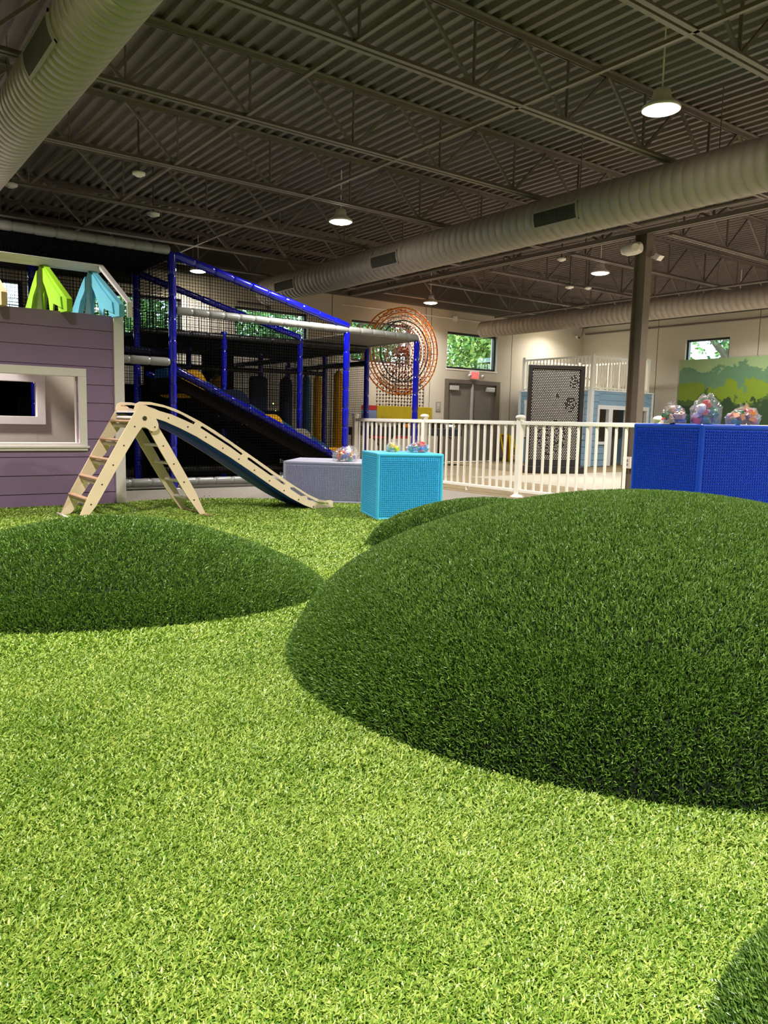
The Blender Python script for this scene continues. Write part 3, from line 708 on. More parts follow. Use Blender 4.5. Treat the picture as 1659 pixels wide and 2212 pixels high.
# roof frames
def roof_frame(x, m, label, w=.055):
    y_f, y_b, yr = 8.47, 10.40, 9.52
    O = [(y_f, 2.055), (y_f, 2.18), (yr-.06, 2.665), (yr+.06, 2.665), (y_b, 2.18), (y_b, 2.055), (10.12, 2.07), (10.08, 2.19), (9.96, 2.30), (9.90, 2.40), (9.60, 2.50), (9.42, 2.47), (9.22, 2.36), (9.0, 2.24), (8.86, 2.18), (8.80, 2.07)]
    o = MB().prismX(O, x-w/2, x+w/2).build('roof_frame', m, t); o['label'] = label
    # notched inner braces and king post, layered on either side
    k = MB(); k.prismX([(9.40, 2.09), (9.47, 2.34), (9.38, 2.60), (9.52, 2.66), (9.62, 2.58), (9.60, 2.36), (9.72, 2.09)], x-w/2-.022, x-w/2)
    k.prismX([(8.62, 2.10), (8.66, 2.22), (9.05, 2.42), (9.36, 2.61), (9.46, 2.52), (9.30, 2.40), (9.16, 2.26), (9.10, 2.09), (8.98, 2.09), (8.95, 2.18)], x-w/2-.018, x-w/2)
    k.prismX([(9.66, 2.62), (9.90, 2.50), (10.30, 2.26), (10.26, 2.09), (10.16, 2.14), (9.98, 2.22), (9.86, 2.36), (9.62, 2.48)], x-w/2-.022, x-w/2)
    k.build('roof_brace', m, o)
    k = MB(); k.prismX([(9.50, 2.64), (9.70, 2.56), (9.80, 2.38), (9.74, 2.20), (9.66, 2.10), (9.60, 2.30), (9.52, 2.42)], x+w/2, x+w/2+.015)
    k.prismX([(9.44, 2.6), (9.50, 2.46), (9.30, 2.22), (9.22, 2.36), (9.32, 2.5)], x+w/2, x+w/2+.015)
    k.build('roof_brace', m, o)
roof_frame(2.70, 'cyan_wood', 'sky blue roof frame'); roof_frame(2.17, 'green_wood', 'lime green roof frame'); roof_frame(1.56, 'tan_wood', 'natural tan roof frame')
MB().rbox((-.8, 9.44, 2.66), (2.79, 9.60, 2.72), .006).rbox((-.8, 9.40, 2.715), (2.79, 9.64, 2.735), .004).build('ridge_beam', 'white_paint', t)
MB().prismX([(8.445, 2.05), (8.445, 2.195), (9.44, 2.70), (9.60, 2.70), (9.60, 2.735), (9.43, 2.735), (8.42, 2.205), (8.42, 2.05)], 2.745, 2.80).build('rake_board', 'white_paint', t)
MB().box((HX0, HY0, HZ), (1.5, HY0+.1, HZ+.01)).box((HX0, HY1-.1, HZ), (HX1-.02, HY1, HZ+.02)).build('wall_plate', 'purple', t)
# ------------------------------------------------------------ indoor playground (padded tube structure)
t = thing('play_structure', 'large netted indoor playground with glossy blue and grey padded tubes behind the purple house', 'playground', (5.5, 12, 0))
X0, X1, X2, X3 = 4.02, 5.45, 6.88, 8.30
Y0, Y1, Y2, Y3 = 10.45, 11.92, 13.40, 14.87
def post(x, y, z1, r=.052, m='pad_blue', z0=0):
    p = MB().pad((x, y, z0+.01), (x, y, z1), r, .3).build('post', m, t)
    if z0 == 0: MB().cyl((x, y, .002), (x, y, .012), .09, 16).build('post_foot', 'white_paint', p)
    return p
def tube(a, b_, m, r=.05, name='rail_tube', seg=.28):
    return MB().pad(a, b_, r, seg).build(name, m, t)
post(X0, Y0, 3.22); post(X2, Y0, 2.40); post(X3, Y0, 2.37, .05)
post(X3, Y1, 2.36, .05); post(X3, Y2, 2.36, .05); post(X2, Y1, 2.40, .05); post(X1, Y1, 2.40, .05); post(X0, Y1, 3.18)
for x in (2.55, 1.1): post(x, Y1, 3.18)
for x in (X0, X1, X2, X3): post(x, Y3, 2.5, .05)
for x in (X0, X1, X2): post(x, Y2, 2.5, .05)
post(2.55, Y3, 2.9, .05)
# grey tubes
tube((-.4, Y0, 3.24), (X0-.04, Y0, 3.24), 'pad_grey', .06, seg=.25)
tube((X0+.05, Y0, 2.45), (X3, Y0, 2.43), 'pad_grey', .055, seg=.24)
tube((2.6, Y0, 1.75), (X0-.05, Y0, 1.75), 'pad_grey', .058)
tube((2.6, Y0, .10), (X0-.06, Y0, .10), 'pad_grey', .055); tube((X0+.06, Y0, .10), (6.0, Y0, .10), 'pad_grey', .055)
MB().rbox((2.6, Y0-.03, .012), (4.0, Y0+.03, .035), .01).build('floor_rail', 'pad_grey', t)
tube((X3, Y0, 2.42), (X3, Y1, 2.40), 'pad_grey', .05)
tube((X0, Y1, 2.30), (X3, Y1, 2.36), 'pad_black', .05)
tube((4.1, 11.2, .22), (6.4, 11.2, .22), 'pad_black', .08)
# blue tubes
tube((X0+.04, Y0, 3.19), (X2+.02, Y0, 2.49), 'pad_blue', .055)
tube((X0, Y1, 3.15), (X2, Y1, 2.42), 'pad_blue', .05)
tube((X0, Y0+.04, 3.2), (X0, Y1, 3.16), 'pad_black', .045)
tube((.9, Y1, 2.1), (1.62, Y1, 2.95), 'pad_blue', .05)
tube((2.56, Y0+.05, 3.18), (2.56, Y1, 3.14), 'tarp', .06)
tube((2.6, Y0+.1, 1.86), (X0, Y0+.1, 1.88), 'pad_navy', .06)
tube((X3, Y1, 2.07), (X3, Y3, 2.07), 'pad_black', .05)
tube((X2, Y2, 1.93), (X3, Y2+.02, 1.93), 'pad_black', .04); tube((4.0, Y2, 1.90), (X2, Y2, 1.90), 'pad_black', .045)
tube((X2, Y1, 2.06), (X2, Y3, 2.06), 'pad_black', .045)
# roof tarps and dark decks
MB().box((-.4, Y0+.06, 3.17), (X0-.05, Y1+.1, 3.19)).build('roof_tarp', 'tarp', t)
MB().box((-.4, Y1+.02, 2.98), (X0-.05, Y1+.04, 3.17)).build('roof_valance', 'pad_black', t)
MB().box((X2+.05, Y0+.05, 2.38), (X3-.05, Y1, 2.395)).build('roof_tarp', 'tarp_grey', t)
MB().box((X2+.05, Y1-.02, 2.27), (X3-.03, Y1+.0, 2.385)).build('roof_valance', 'pad_black', t)
MB().box((-.4, Y1+.1, 2.16), (X0+.3, Y3, 2.20)).box((X0, Y1+.05, 2.24), (X2, Y3, 2.3)).build('deck', 'mat_dark', t)
MB().box((-.4, Y1, .9), (X0, Y3, .95)).box((X0, Y1+.05, 1.15), (X1, Y3, 1.2)).build('deck', 'mat_dark', t)
MB().box((X2, Y1+.05, 2.27), (X3, Y3, 2.31)).build('deck', 'mat_dark', t)
MB().box((2.6, Y2, .9), (X0+.0, Y2+.03, 2.16)).build('dark_panel', 'mat_dark', t)
MB().box((X0, Y1+.2, .03), (6.6, Y1+.23, 1.15)).build('dark_panel', 'mat_dark', t)
MB().box((2.6, Y2+.2, .03), (X0, Y2+.22, .9)).build('dark_panel', 'mat_dark', t)
MB().box((4.5, Y3-.1, .02), (6.6, Y3-.08, 1.6)).build('dark_panel', 'mat_dark', t)
for x0, x1 in ((4.95, 5.5), (6.1, 6.75)):
    MB().box((x0, Y2+.9, 1.3), (x1, Y2+.93, 2.25)).build('dark_panel', 'mat_dark', t)
MB().box((-1.0, Y3, .0), (4.3, Y3+.03, 2.2)).build('dark_panel', 'mat_dark', t)
# wave slide lane
sl = MB(); za, zb_ = 1.62, .38; xa, xb = 4.15, 6.98
sl.add([(xa, 10.62, za-.05), (xb, 10.62, zb_-.05), (xb, 11.75, zb_-.05), (xa, 11.75, za-.05), (xa, 10.62, za-.22), (xb-.3, 10.62, zb_-.17), (xb-.3, 11.75, zb_-.17), (xa, 11.75, za-.22)], [(0,1,2,3), (7,6,5,4), (0,4,5,1), (2,6,7,3), (1,5,6,2), (0,3,7,4)])
so = sl.build('slide_bed', 'slide_under', t)
tube((4.12, 10.62, 1.66), (6.92, 10.62, .38), 'pad_blue', .055, 'slide_rail', .32); tube((4.12, 11.78, 1.66), (6.92, 11.78, .38), 'pad_blue', .05, 'slide_rail', .32)
def sz(x): return za+(zb_-za)*(x-xa)/(xb-xa)
def bump(x, r, m, label=None, squash=1):
    z = sz(x)-.02; n = 22; P = [(x+r*math.cos(2*PI*i/n), z+r*squash*math.sin(2*PI*i/n)) for i in range(n)]
    o = MB().prismY(P, 10.70, 11.70).build('roller_bolster', m, t)
    if label: o['label'] = label
bump(4.42, .20, 'pad_yellow', 'yellow roller'); bump(5.08, .24, 'pad_navy', 'dark navy dome'); bump(5.72, .165, 'pad_yellow', 'yellow roller'); bump(6.24, .165, 'pad_stone', 'stone grey roller', 1.1); bump(6.86, .17, 'pad_yellow', 'yellow roller at the slide foot', .9)
for a_, c_ in ((4.6, 4.95), (5.25, 5.58), (5.86, 6.12), (6.4, 6.75), (4.2, 4.3)):
    MB().add([(a_, 10.72, sz(a_)-.02), (c_, 10.72, sz(c_)-.02), (c_, 11.68, sz(c_)-.02), (a_, 11.68, sz(a_)-.02), (a_+.02, 10.72, sz(a_)+.12), (c_, 10.72, sz(c_)+.10), (c_, 11.68, sz(c_)+.10), (a_+.02, 11.68, sz(a_)+.12)],
             [(3,2,1,0), (4,5,6,7), (0,1,5,4), (1,2,6,5), (2,3,7,6), (3,0,4,7)]).build('slide_wedge', 'slide_top', t)
# hanging punch bags and pads
def hbag(x, y, r, z0, z1, m, label):
    o = MB().lathe((x, y, z0), (x, y, z1+.05), [(0, r*.7), (.03, r), (z1-z0-.1, r), (z1-z0-.02, r*.75), (z1-z0+.05, .015)], 18).build('hanging_bag', m, t); o['label'] = label
    MB().cyl((x, y, z1), (x, y, 2.05), .012, 6).build('strap', 'pad_black', o)
hbag(X3, 12.87, .105, .45, 1.93, 'pad_yellow', 'bright yellow hanging bag'); hbag(X3, 13.66, .085, .30, 1.90, 'pad_yellow', 'mustard hanging bag'); hbag(X3-.02, 14.08, .10, .3, 1.90, 'pad_teal', 'blue hanging bag')
hbag(7.48, 13.5, .13, .45, 1.80, 'pad_navy', 'navy hanging bag'); hbag(6.30, 14.1, .13, 1.2, 1.8, 'pad_yellow', 'brown yellow bag in the shade')
MB().rbox((6.62, 13.3, .5), (7.0, 13.42, 1.80), .08).build('hanging_pad', 'pad_navy', t)
MB().rbox((5.42, 13.9, 1.25), (5.62, 14.0, 1.75), .05).build('hanging_pad', 'pad_yellow', t)
for i, (dx, dz) in enumerate([(0, 0), (.05, -.14), (.01, -.17), (0, -.22), (.07, -.22), (.03, -.19)]):
    MB().sphere((7.07+dx, 13.25, 1.30+dz), .012, 8, 6).build('led_light', 'led_green', t)
for i in range(16): MB().sphere((X2+.62, Y1+1.6, 1.22-.035*i), .008, 6, 5).build('led_light', 'led_pink', t)
# nets
def net(name, P, U, V, nu, nv, m='net', r=.0026, clip=None):
    b = MB(); P, U, V = Vector(P), Vector(U), Vector(V)
    for i in range(nu+1):
        a = i/nu; t1 = clip(a) if clip else 1
        b.bar(P+U*a, P+U*a+V*t1, r*2, r*2)
    for j in range(nv+1):
        c = j/nv; e = 1
        if clip:
            e = max([i/200 for i in range(201) if clip(i/200) >= c] or [0])
            if e < .02: continue
        b.bar(P+V*c, P+U*e+V*c, r*2, r*2)
    return b.build(name, m, t, fixn=False)
net('net', (X0+.05, Y0+.02, .15), (X2-X0-.1, 0, 0), (0, 0, 3.0), 66, 70, 'net', clip=lambda a: (3.02-.72*a-.0)/3.0)
net('net', (.2, Y0+.02, 1.8), (X0-.25, 0, 0), (0, 0, 1.4), 88, 33)
net('net', (2.7, Y0+.02, .15), (X0-2.75, 0, 0), (0, 0, 1.58), 31, 37)
net('net', (X0, Y0+.06, 1.9), (0, Y1-Y0-.1, 0), (0, 0, 1.25), 34, 29)
net('net', (X0, Y1, 1.2), (X2-X0, 0, 0), (0, 0, 1.9), 68, 44, 'net', clip=lambda a: 1-.39*a)
net('net', (X3, Y1, .15), (0, Y3-Y1, 0), (0, 0, 2.15), 70, 52)
net('net', (2.6, Y3+.04, .1), (X3-2.6, 0, 0), (0, 0, 2.9), 130, 68, r=.003)
net('net', (.2, Y1, 2.25), (X0-.25, 0, 0), (0, 0, .75), 88, 18)

# ------------------------------------------------------------ white fence
t = thing('picket_fence', 'long white vinyl fence of thin square pickets separating the turf from the back play area', 'fence', (7.85, 7.5, 0))
FX = 7.85; PY = [11.6, 9.63, 7.54, 5.36, 3.2, 1.05, -1.1]
for y in PY:
    p = MB().rbox((FX-.04, y-.04, .01), (FX+.04, y+.04, 1.09), .006).build('fence_post', 'white_vinyl', t)
    MB().lathe((FX, y, 1.085), (FX, y, 1.14), [(0, .05), (.01, .068), (.03, .07), (.045, .055), (.055, .02)], 20).build('post_cap', 'white_vinyl', p)
    MB().lathe((FX, y, .005), (FX, y, .04), [(0, .10), (.012, .098), (.022, .075), (.035, .06)], 20).build('post_base', 'white_vinyl', p)
for a, c in zip(PY[:-1], PY[1:]):
    MB().rbox((FX-.03, c+.04, 1.0), (FX+.03, a-.04, 1.055), .008).build('top_rail', 'white_vinyl', t)
    MB().rbox((FX-.025, c+.04, .065), (FX+.025, a-.04, .115), .008).build('bottom_rail', 'white_vinyl', t)
    MB().cyl((FX, (a+c)/2, .01), (FX, (a+c)/2, .07), .022, 12).build('rail_foot', 'white_vinyl', t)
    n = 15
    for i in range(1, n):
        y = a+(c-a)*i/n
        if len([o for o in t.children if o.name.startswith('picket')]) < 100: MB().rbox((FX-.015, y-.015, .11), (FX+.015, y+.015, 1.005), .003).build('picket', 'white_vinyl', t)

# ------------------------------------------------------------ pin art screen
P0 = Vector((11.97, 11.31, 0)); P1 = Vector((13.05, 10.68, 0)); az = math.atan2(P1.y-P0.y, P1.x-P0.x)
t = thing('pin_screen', 'tall black framed pin art screen filled with white pins, standing behind the white fence', 'pin screen', P0, az)
W, Hh = 1.20, 2.25
b = MB(); b.rbox((0, 0, .16), (.08, .09, Hh), .008).rbox((W-.09, 0, .16), (W, .09, Hh), .008).rbox((0, 0, Hh-.08), (W, .09, Hh), .008).rbox((0, 0, .16), (W, .09, .27), .008)
b.build('frame', 'black_frame', t, world=False)
MB().rbox((-.02, -.06, .008), (W+.06, .30, .15), .01).build('base', 'black_frame', t, world=False)
MB().box((.07, .05, .25), (W-.08, .07, Hh-.07)).build('backing', 'black', t, world=False)
b = MB(); px = .0385; pz = .0335; j = 0; z = .30
def hand(x, z, cx, cz, s=.13): return (x-cx)**2+(z-cz)**2*.6 < s*s
while z < Hh-.10:
    x = .10+(px/2 if j % 2 else 0)
    while x < W-.10:
        dz = dx = 0
        shape = hand(x, z, .98, 1.93, .10) or hand(x, z, .93, 1.45, .12) or (hand(x, z, .55, .75, .3) and random.random() < .6) or hand(x, z, .62, 1.62, .05)
        if shape:
            if random.random() < .42: x += px; continue
            dx = random.uniform(-.006, .006); dz = random.uniform(-.006, .006)
        yy = .035 if not shape else .042
        b.cyl((x+dx, .05, z+dz), (x+dx, yy, z+dz), .0088, 7); x += px
    z += pz; j += 1
b.build('pin_field', 'pin', t, world=False, fixn=False)['kind'] = 'stuff'

# ------------------------------------------------------------ far blue playhouse with balcony
t = thing('playhouse', 'pale blue playhouse with white railed balcony in the far corner behind the pin screen', 'playhouse', (16.7, 13.7, 0))
AX0, AX1, AY0, AY1, AZ = 15.45, 17.97, 12.5, 14.93, 1.88
def sidingY(b, y, x0, x1, z0, z1):   # faces -Y
    k = 0; z = z0
    while z < z1-.01:
        z2 = min(z+.16, z1); b.add([(x0, y-.006, z+.008), (x1, y-.006, z+.008), (x1, y+.006, z2), (x0, y+.006, z2), (x0, y+.02, z), (x1, y+.02, z)], [(0,1,2,3), (0,4,5,1)]); z = z2
    b.box((x0, y+.012, z0), (x1, y+.06, z1))
def sidingX(b, x, y0, y1, z0, z1):
    z = z0
    while z < z1-.01:
        z2 = min(z+.16, z1); b.add([(x-.006, y0, z+.008), (x-.006, y1, z+.008), (x+.006, y1, z2), (x+.006, y0, z2), (x+.02, y0, z), (x+.02, y1, z)], [(3,2,1,0), (1,5,4,0)]); z = z2
    b.box((x+.012, y0, z0), (x+.06, y1, z1))
b = MB(); sidingY(b, AY0, AX0+.1, 15.78, .01, AZ); sidingY(b, AY0, 15.78, 17.72, 1.50, AZ); sidingY(b, AY0, 17.72, AX1-.05, .01, AZ); sidingY(b, AY0, 15.78, 16.14, .01, .62)
b.build('front_wall', 'house_blue', t)
b = MB(); sidingX(b, AX0, AY0+.1, 12.78, .01, AZ); sidingX(b, AX0, 12.78, 14.62, 1.62, AZ); sidingX(b, AX0, 14.62, AY1, .01, AZ); sidingX(b, AX0, 12.78, 14.62, .01, .75)
b.build('side_wall', 'house_blue', t)
MB().box((AX0+.06, AY1-.05, .01), (AX1, AY1, AZ)).box((AX1-.06, AY0, .01), (AX1, AY1, AZ)).build('rear_wall', 'house_blue', t)
MB().box((AX0+.05, AY0+.08, AZ-.06), (AX1, AY1, AZ-.02)).build('balcony_floor', 'beige_wall', t)
MB().rbox((AX0-.015, AY0-.015, .005), (AX0+.1, AY0+.1, AZ+.02), .006).rbox((AX1-.06, AY0-.015, .01), (AX1+.02, AY0+.06, AZ+.02), .006).rbox((AX0-.015, AY1-.08, .01), (AX0+.06, AY1+.01, AZ+.02), .006).rbox((AX0-.02, AY0-.02, AZ), (AX1+.02, AY0+.08, AZ+.04), .006).rbox((AX0-.02, AY0-.02, AZ), (AX0+.08, AY1+.01, AZ+.04), .006).build('corner_boards', 'house_white', t)
b = MB(); y0, y1 = AY0-.025, AY0+.07
b.box((15.70, y0, 1.44), (17.80, y1, 1.54)).box((15.70, y0, .6), (15.78, y1, 1.5)).box((16.14, y0, .02), (16.30, y1, 1.5)).box((17.70, y0, .02), (17.80, y1, 1.5)).box((15.68, y0-.02, .56), (16.16, y1, .63))
b.build('door_trim', 'house_white', t)
b = MB(); x0, x1 = AX0-.025, AX0+.07
b.box((x0, 12.70, 1.58), (x1, 14.72, 1.67)).box((x0, 12.70, .72), (x1, 12.79, 1.6)).box((x0, 14.6, .72), (x1, 14.7, 1.6)).box((x0-.02, 12.68, .68), (x1, 14.72, .76))
b.build('window_trim', 'house_white', t)
MB().box((16.10, 13.2, .02), (16.2, 13.26, 1.5)).box((16.95, AY0+.1, .02), (17.2, AY0+.14, 1.45)).build('inner_panel', 'house_white', t)
MB().box((AX0+.3, AY0+.9, .02), (AX1-.2, AY0+.94, 1.8)).build('inner_wall', 'door_grey', t)
def rail(p, q, z0, z1, n, name='balcony_rail', pm='white_vinyl'):
    p = Vector(p); q = Vector(q)
    o = MB().bar(Vector((p.x, p.y, z1)), Vector((q.x, q.y, z1)), .05, .045).bar(Vector((p.x, p.y, z0)), Vector((q.x, q.y, z0)), .045, .04).build(name, pm, t)
    b = MB()
    for i in range(1, n):
        r_ = p.lerp(q, i/n); b.box((r_.x-.013, r_.y-.013, z0), (r_.x+.013, r_.y+.013, z1))
    b.build('balusters', pm, o)
zr0, zr1 = 1.96, 2.72
for x, y in ((AX0+.03, AY0+.03), (AX1-.24, AY0+.03), (AX0+.03, AY1-.12), (AX1-.24, AY1-.12)):
    MB().rbox((x-.04, y-.04, AZ+.02), (x+.04, y+.04, zr1+.05), .006).sphere((x, y, zr1+.06), .05, 10, 6, (1, 1, .5)).build('railing_post', 'white_vinyl', t)
rail((AX0+.03, AY0+.03, 0), (AX1-.24, AY0+.03, 0), zr0, zr1, 20); rail((AX0+.03, AY0+.03, 0), (AX0+.03, AY1-.12, 0), zr0, zr1, 20)
rail((AX0+.03, AY1-.12, 0), (AX1-.24, AY1-.12, 0), zr0, zr1, 20); rail((AX1-.24, AY0+.03, 0), (AX1-.24, AY1-.12, 0), zr0, zr1, 18)
rail((15.9, 13.9, 0), (17.0, 13.9, 0), 1.6, 2.30, 8, 'stair_rail')
MB().bar((17.0, 13.9, 2.3), (17.7, 13.4, 1.7), .05, .04).build('stair_handrail', 'white_vinyl', t)
MB().bar((18.0, 12.52, 1.2), (18.38, 12.5, .85), .03, .22).box((18.0, 12.5, .01), (18.34, 12.9, .85)).build('side_ramp', 'white_vinyl', t)

# tree print film panel in front of the far window
b = MB(); y0, y1, x = 6.0, 12.02, XR-.05
b.box((x, y0, .9), (x+.012, y1, 2.78))
def printmat():
    m = bpy.data.materials.new('tree_print'); m.use_nodes = True; nt = m.node_tree; bb = nt.nodes['Principled BSDF']; L = nt.links
    tc = nt.nodes.new('ShaderNodeTexCoord'); sp = nt.nodes.new('ShaderNodeSeparateXYZ'); L.new(tc.outputs['Object'], sp.inputs[0])
    def layer(scale, base, amp, off):
        mp = nt.nodes.new('ShaderNodeMapping'); mp.inputs['Location'].default_value = (off, off, 0); L.new(tc.outputs['Object'], mp.inputs[0])
        nz = nt.nodes.new('ShaderNodeTexNoise'); nz.inputs['Scale'].default_value = scale; nz.inputs['Detail'].default_value = 7; nz.inputs['Roughness'].default_value = .62; L.new(mp.outputs[0], nz.inputs['Vector'])
        a = nt.nodes.new('ShaderNodeMath'); a.operation = 'MULTIPLY_ADD'; a.inputs[1].default_value = amp; a.inputs[2].default_value = base-amp/2; L.new(nz.outputs['Fac'], a.inputs[0])
        g = nt.nodes.new('ShaderNodeMath'); g.operation = 'LESS_THAN'; L.new(sp.outputs['Z'], g.inputs[0]); L.new(a.outputs[0], g.inputs[1]); return g.outputs[0]
    cur = None; prev = srgb('#8fa878')+(1,)
    last = None
    for scale, base, amp, off, c in ((1.3, 2.52, 1.2, 0, '#5c8262'), (1.7, 2.08, 1.5, 5, '#768f26'), (2.0, 1.78, 1.5, 11, '#48622f'), (1.6, 1.62, 1.3, 17, '#2b4528')):
        mx = nt.nodes.new('ShaderNodeMixRGB'); L.new(layer(scale, base, amp, off), mx.inputs[0])
        if last is None: mx.inputs[1].default_value = prev
        else: L.new(last, mx.inputs[1])
        mx.inputs[2].default_value = srgb(c)+(1,); last = mx.outputs[0]
    L.new(last, bb.inputs['Base Color']); bb.inputs['Roughness'].default_value = .5; MATS['tree_print'] = m
printmat()
tag(b.build('printed_panel', 'tree_print'), 'long green panel printed with layered tree silhouettes in front of the right wall window', 'wall panel')

# ------------------------------------------------------------ table, model ferris wheel and clutter at the back wall
t = thing('display_table', 'dark navy topped long table behind the white fence, in front of the back wall', 'table', (11, 14.2, 0))
MB().rbox((9.5, 13.95, .70), (12.55, 14.62, .87), .01).build('tabletop', 'navy', t)
for x in (9.75, 12.30):
    for y in (14.02, 14.52): MB().bar((x, y, .02), (x, y, .7), .035, .035).build('leg', 'black_frame', t)
MB().bar((12.3, 14.02, .62), (12.12, 14.02, .7), .025, .025).build('brace', 'black_frame', t)
MB().bar((12.1, 14.0, .015), (12.5, 14.0, .015), .03, .02).build('foot', 'black_frame', t)
for x in (10.05, 10.75):
    MB().rbox((x-.17, 14.0, .63), (x+.25, 14.05, .695), .01).build('drawer_front', 'red', t)
MB().prismY([(10.25, .02), (10.4, .02), (10.4, .45), (10.62, .7), (10.03, .7), (10.25, .45)], 14.1, 14.2).build('pedestal', 'door_grey', t)
t = thing('display_box', 'yellow display box with red and blue end squares under the model ferris wheel', 'display box', (11, 14.3, .87))
MB().rbox((9.85, 14.05, .875), (11.95, 14.56, 1.06), .005).build('dark_plinth', 'black_frame', t)
MB().rbox((10.12, 14.10, 1.06), (11.72, 14.50, 1.36), .004).build('yellow_box', 'yellow', t)
MB().box((9.90, 14.10, 1.26), (10.115, 14.4, 1.36)).build('red_square', 'red', t); MB().box((9.90, 14.10, 1.06), (10.115, 14.4, 1.255)).build('blue_square', 'sky_blue', t)
t = thing('model_ferris_wheel', 'tall model ferris wheel built of thin coloured rods and connectors on the yellow box', 'model wheel', (10.87, 14.3, 1.36))
C = Vector((10.87, 14.25, 2.60)); 
def ring(R, m, r, ys, N=48, name='ring'):
    for y in ys:
        b = MB(); pts = [Vector((C.x+R*math.cos(2*PI*i/N), y, C.z+R*math.sin(2*PI*i/N))) for i in range(N+1)]
        for a, c in zip(pts[:-1], pts[1:]): b.cyl(a, c, r, 5, caps=False)
        b.build(name, m, t)
def dots(R, m, r, ys, N, name='connectors', zc=None):
    b = MB()
    for y in ys:
        for i in range(N): a = 2*PI*i/N; b.sphere((C.x+R*math.cos(a), y, C.z+R*math.sin(a)), r, 6, 4)
    o = b.build(name, m, t); o['kind'] = 'stuff'; return o
ya, yb2 = 14.12, 14.40
ring(.96, 'orange', .017, (ya, yb2), name='outer_rim'); ring(.86, 'orange', .013, (ya, yb2), name='outer_rim')
dots(.91, 'copper', .016, (ya, (ya+yb2)/2, yb2), 40); dots(.96, 'orange', .024, (ya, yb2), 60)
ring(.78, 'dusty', .010, (ya, yb2)); dots(.78, 'dusty', .02, (ya, yb2), 56)
ring(.68, 'teal', .014, (ya, yb2), name='teal_ring'); ring(.60, 'darkred', .006, (ya,)); dots(.58, 'copper', .02, (ya, yb2), 48)
ring(.34, 'dusty', .008, (ya, yb2)); dots(.34, 'darkred', .017, (ya, yb2), 30); dots(.47, 'copper', .018, (ya, yb2), 40); dots(.10, 'copper', .03, (ya, yb2), 9); dots(.22, 'dusty', .014, (ya, yb2), 20); dots(.68, 'teal', .02, (ya, yb2), 60); ring(.50, 'copper', .008, (ya, yb2)); ring(.22, 'darkred', .007, (ya, yb2))
b = MB()
for i in range(60):
    a = 2*PI*i/60
    for y in (ya, yb2): b.bar((C.x+.08*math.cos(a), (ya+yb2)/2, C.z+.08*math.sin(a)), (C.x+.9*math.cos(a), y, C.z+.9*math.sin(a)), .006, .006)
b.build('spokes', 'dusty', t)
b = MB()
for i in range(40):
    a = 2*PI*i/40; b.bar((C.x+.9*math.cos(a), ya, C.z+.9*math.sin(a)), (C.x+.9*math.cos(a), yb2, C.z+.9*math.sin(a)), .008, .008)
b.build('rim_crossbars', 'orange', t)
b = MB(); b.cyl((C.x, ya-.05, C.z), (C.x, yb2+.05, C.z), .04, 12); b.build('hub', 'copper', t)
b = MB(); b2 = MB(); b3 = MB()
for y in (ya-.04, yb2+.04):
    for i in range(13):
        x = 10.35+i*.088
        ztop = min(2.5, 1.75+ (1-abs(x-C.x)/.6)*1.0)
        z = 1.36
        while z < ztop:
            (b if (i+int((z-1.36)/.07)) % 2 else b2).sphere((x, y, z+.03), .022, 6, 4); z += .075
        b3.bar((x, y, 1.36), (x, y, ztop), .005, .005)
    for k in range(9): b3.bar((10.35, y, 1.40+k*.075), (11.41, y, 1.40+k*.075), .005, .005)
b.build('tower_connectors', 'darkred', t)['kind'] = 'stuff'; b2.build('tower_connectors', 'dusty', t)['kind'] = 'stuff'; b3.build('tower_rods', 'black_frame', t)
def clut(name, label, m, c, r, seed=0, cat='bag'):
    from mathutils import noise
    import bmesh
    bm = bmesh.new(); bmesh.ops.create_icosphere(bm, subdivisions=3, radius=1)
    vs = []
    for v in bm.verts:
        w = 1+.3*noise.noise(v.co*2+Vector((seed, 0, 0)))+.12*noise.noise(v.co*5); vs.append((c[0]+v.co.x*r[0]*w, c[1]+v.co.y*r[1]*w, c[2]+max(0.002, (v.co.z*.5+.5)*2*r[2]*w)))
    b = MB(); b.add(vs, [[v.index for v in f.verts] for f in bm.faces]); bm.free(); tag(b.build(name, m), label, cat)
clut('crumpled_bag', 'pale crumpled plastic bag lying on the table left end', 'film', (9.75, 14.0, .872), (.17, .04, .06), 1)
clut('crumpled_bag', 'large clear crumpled bag in front of the yellow box', 'film', (10.35, 14.02, .872), (.28, .03, .10), 2)
clut('orange_bag', 'small orange bag of parts on the table', 'orange', (10.9, 14.01, .872), (.12, .025, .045), 3)
clut('crumpled_bag', 'clear bag of grey parts beside the orange bag', 'film', (11.2, 14.01, .872), (.14, .03, .05), 4)
clut('crumpled_bag', 'white crumpled bag at the right end of the navy table', 'white_paint', (12.42, 14.2, .872), (.08, .10, .045), 5)
b = MB(); b.path([(12.05, 14.2, 1.02), (12.15, 14.2, 1.04), (12.22, 14.2, .99), (12.24, 14.2, .88)], .03, 10)
tag(b.build('white_hose', 'white_paint'), 'short white curved hose standing on the table right end', 'hose')
tag(MB().box((11.98, 14.44, .872), (12.5, 14.58, 1.02)).build('dark_box', 'black_frame'), 'low black box behind the white hose on the table', 'box')
